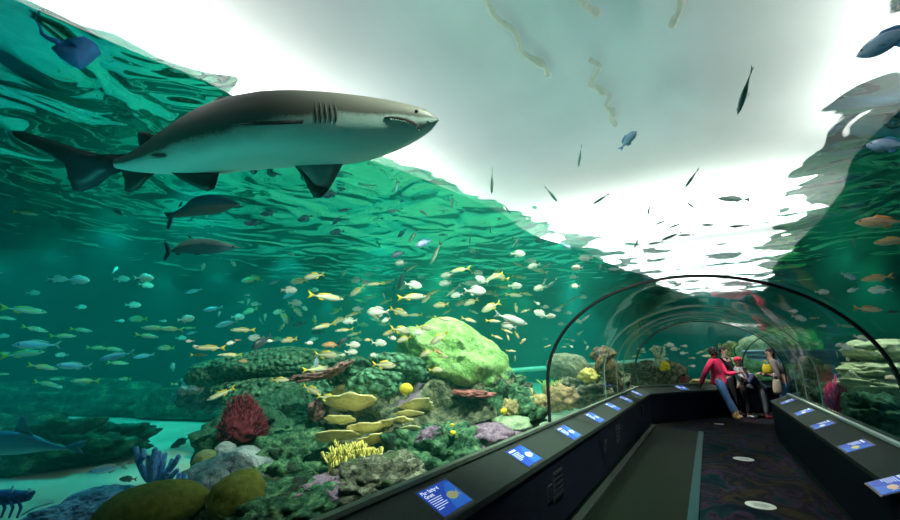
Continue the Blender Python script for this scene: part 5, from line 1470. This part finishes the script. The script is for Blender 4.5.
# adult in black behind
j = std(1.06, lean=-.16, d=.0, across=.9)
j['wrl'] = (.22, -.1, 1.12); j['ell'] = (.12, .12, 1.12); j['wrr'] = (.20, -.22, 1.05); j['elr'] = (-.05, -.28, 1.1)
person(739, 417.2, j, dict(skin=SKL, top=('black', (.012, .012, .014), 'jacket'), bot=('black_trousers', (.012, .012, .016)), shoe=('black', (.02, .02, .02)), hair=('brown', (.03, .02, .015))), 'adult in black standing close behind the woman in red', hair='short', look=(.7, -.8), s=1.06)
# child in a red cap
j = std(.88, lean=-.12, across=1.1)
j['wrl'] = (.18, -.16, 1.0); j['ell'] = (.10, -.1, 1.0); j['wrr'] = (-.16, -.2, .98); j['elr'] = (-.2, -.12, 1.04)
for k_ in j: j[k_] = (j[k_][0] - .02, j[k_][1] - .18, j[k_][2]) if not k_.startswith('toe') else j[k_]
person(747, 417.6, j, dict(skin=SKB, top=('pale_grey', (.42, .42, .46), 'shirt'), bot=('black_trousers', (.012, .012, .016)), shoe=('white', (.55, .52, .5)), hair=('black', (.012, .01, .01))), 'child in a red cap and pale grey shirt in the middle of the group', look=(-.3, -1), s=.88, cap=('red', (.75, .04, .08)))
# child bending to the left in dark blue
j = std(.78, lean=-.10, across=.8)
j['chest'] = (-.30, -.02, .98); j['neck'] = (-.40, -.03, 1.06); j['head'] = (-.47, -.04, 1.14)
j['shl'] = (-.24, .10, 1.04); j['shr'] = (-.34, -.16, 1.04); j['ell'] = (-.42, .12, .86); j['elr'] = (-.50, -.22, .88); j['wrl'] = (-.56, .06, .80); j['wrr'] = (-.62, -.18, .84)
person(768, 418.6, j, dict(skin=SKB, top=('navy', (.035, .045, .10), 'sweater'), bot=('grey_denim', (.10, .11, .13)), shoe=('dark_red', (.30, .02, .05)), hair=('black', (.012, .01, .01))), 'child in a navy top and grey trousers bending towards the others', look=(-1, -.4), s=.80)
# woman in the grey sweater
j = std(1.03, lean=-.22, across=.6)
j['wrl'] = (-.52, -.06, 1.08); j['ell'] = (-.28, -.02, 1.04); j['wrr'] = (-.46, -.22, 1.06); j['elr'] = (-.26, -.26, 1.0); j['pelvis'] = (.06, 0, .92); j['hpl'] = (.1, .06, .88); j['hpr'] = (.04, -.08, .88); j['chest'] = (-.12, -.02, 1.24)
_, J5 = person(788, 417.5, j, dict(skin=SKL, top=('grey_wool', (.17, .15, .145), 'sweater'), bot=('denim', (.06, .14, .30)), shoe=('brown', (.10, .06, .04)), hair=('black', (.012, .01, .01))), 'woman with long dark hair in a grey sweater leaning in from the right', hair='long', look=(-1, -.2), s=1.12)
# bags and the yellow thing they hold
def bag(u, v, zd, w, h, mat, label, name='bag'):
    root = empty(name, at(u, v, zd)); c = Vector()
    mb = MB(); vs = []
    for i, (k, zz) in enumerate(((.8, -1), (1, -.6), (.95, .2), (.75, .9), (.7, 1))):
        for q in range(14):
            a = 2 * PI * q / 14; vs.append(HR * math.cos(a) * w * k + HF * math.sin(a) * w * .45 * k + ZUP * zz * h)
    fs = [(i * 14 + q, i * 14 + (q + 1) % 14, (i + 1) * 14 + (q + 1) % 14, (i + 1) * 14 + q) for i in range(4) for q in range(14)] + [tuple(range(13, -1, -1)), tuple(range(56, 70))]
    mb.add(vs, fs); mb.build('pouch', mat, root)
    mb = MB(); mb.tube([HR * w * .5 + ZUP * h, HR * w * .4 + ZUP * h * 1.9, -HR * w * .4 + ZUP * h * 1.9, -HR * w * .5 + ZUP * h], .012, 6); mb.build('strap', mat, root)
    tag(root, label, 'bag'); return root
bag(777.5, 387, 10.35, .12, .17, plain('cream_cloth', (.42, .34, .26), .9, vary=.2), 'cream cloth bag hanging in front of the woman in the grey sweater')
bag(767.5, 369, 10.6, .13, .11, plain('yellow_cloth', (.62, .45, .03), .9, vary=.2), 'yellow bag held between the children and the woman in grey')
# ------------------------------------------------------------------ lights
def spot(name, loc, target, power, col, size=70, blend=.6, rad=.05):
    l = bpy.data.lights.new(name, 'SPOT'); l.energy = power; l.color = col; l.spot_size = R(size); l.spot_blend = blend; l.shadow_soft_size = rad
    o = bpy.data.objects.new(name, l); COL.objects.link(o); o.location = loc
    o.rotation_euler = (Vector(target) - Vector(loc)).to_track_quat('-Z', 'Y').to_euler()
    return o
def area(name, loc, target, sx, sy, power, col):
    l = bpy.data.lights.new(name, 'AREA'); l.shape = 'RECTANGLE'; l.size = sx; l.size_y = sy; l.energy = power; l.color = col
    o = bpy.data.objects.new(name, l); COL.objects.link(o); o.location = loc
    o.rotation_euler = (Vector(target) - Vector(loc)).to_track_quat('-Z', 'Y').to_euler()
    return o
# unseen uplights washing the hall's ceiling
area('ceiling_uplight', (-9.6, 7, 6.3), (-9.6, 7, 8), 1.2, 18, 2000, (1, .93, .82))
area('ceiling_uplight', (5.0, 7, 6.4), (5.0, 7, 8), 1.0, 16, 1200, (1, .93, .82))
area('ceiling_uplight', (-2, 22, 5.6), (-2, 22, 8), 14, 4, 4600, (1, .92, .80))
area('ceiling_uplight', (-1, 29.5, 5.2), (-1, 31.5, 7.2), 16, 1.5, 3200, (1, .92, .80))  # added to whiten the far hall wall
area('ceiling_uplight', (-3, 6, 6.2), (-3, 6, 8), 7, 16, 110, (.75, .93, 1))  # added fill for the grey middle of the ceiling
# unseen spots over the open strip, added for reef, rocks and people
spot('unseen_spot', (-3.6, 6.5, 7.5), (-3.2, 6.2, 1.2), 3200, (.85, 1, .70), 58)
spot('unseen_spot', (1.0, 1.0, 7.5), (-3.6, 5.4, .8), 4600, (.80, 1, .78), 46)
spot('unseen_spot', (0, 5, 7.6), (0, 6, 0), 300, (.9, 1, .95), 80)
spot('unseen_spot', (-.6, 10.2, 7.6), (1.0, 13.6, 1.0), 3000, (1, .96, .92), 22)
spot('unseen_spot', (1.3, 7.4, 7.5), (2.0, 7.8, 1.2), 1800, (.85, 1, .74), 26)
spot('unseen_spot', (-1.2, 9.2, 7.5), (-3.2, 10.8, .8), 3600, (.88, 1, .74), 40)
# spot added out of view to brighten the shark's underside
spot('shark_fill', (-4.6, .2, .2), (-2.8, 1.7, 3.2), 190, (.06, 1, .85), 70)
# coloured spots added under the unseen blocking panels
LZ2 = DZ - .06
rows = [(-8, 4, -8, 4.5, 1500, (.02, .85, 1), 120), (-9.5, .5, -9.5, 1, 2000, (.01, .55, 1), 130), (-14, 1, -14, 1, 3500, (.01, .5, 1), 130),
        (4, 17, 3, 18.5, 2200, (.30, 1, .65), 110), (6, 23, 6, 24, 4200, (.05, 1, .50), 110), (5.5, 8, 4.5, 7.5, 1800, (.03, .55, .8), 120), (7.5, 11, 8.2, 11, 9000, (.01, .33, 1), 130), (5, 2.5, 5, 3, 1400, (.02, .5, .9), 120)]
for ix in range(4):
    for iy in range(5):
        x, y = -8.6 - ix * 3.9 + (iy % 2) * .9, 4.5 + iy * 4.6
        far_ = (ix < 2 and iy in (2, 3))
        rows.append((x, y, x, y, (4600 if far_ else 3300) if (ix < 2 or iy > 2) else 1900, (.30, 1, .55) if far_ else ((.02, 1, .76) if x > -10 else (.02, 1, .90)), 140))
for x, y in ((-4.9, 19), (-6.5, 25)): rows.append((x, y, x, y + 1, 5600, (.02, 1, .84), 140))
for (x, y, tx, ty, e, col, size) in rows:
    spot('unseen_spot', (x, y, LZ2), (tx, ty, 0), e * (1.9 if x > 3 else 1.4), col, size, 1.0, .02)
W = bpy.data.worlds.new('world'); S.world = W; W.use_nodes = True
W.node_tree.nodes['Background'].inputs[0].default_value = (.01, .05, .05, 1)
W.node_tree.nodes['Background'].inputs[1].default_value = .3
S.view_settings.view_transform = 'Standard'
S.view_settings.look = 'None'
S.view_settings.exposure = 0.15
S.view_settings.gamma = 1
S.view_settings.use_curve_mapping = False
S.cycles.transparent_max_bounces = 24
S.cycles.max_bounces = 10
S.cycles.diffuse_bounces = 3
S.cycles.glossy_bounces = 5
S.cycles.volume_bounces = 0
S.cycles.use_denoising = True
S.cycles.sample_clamp_indirect = 8
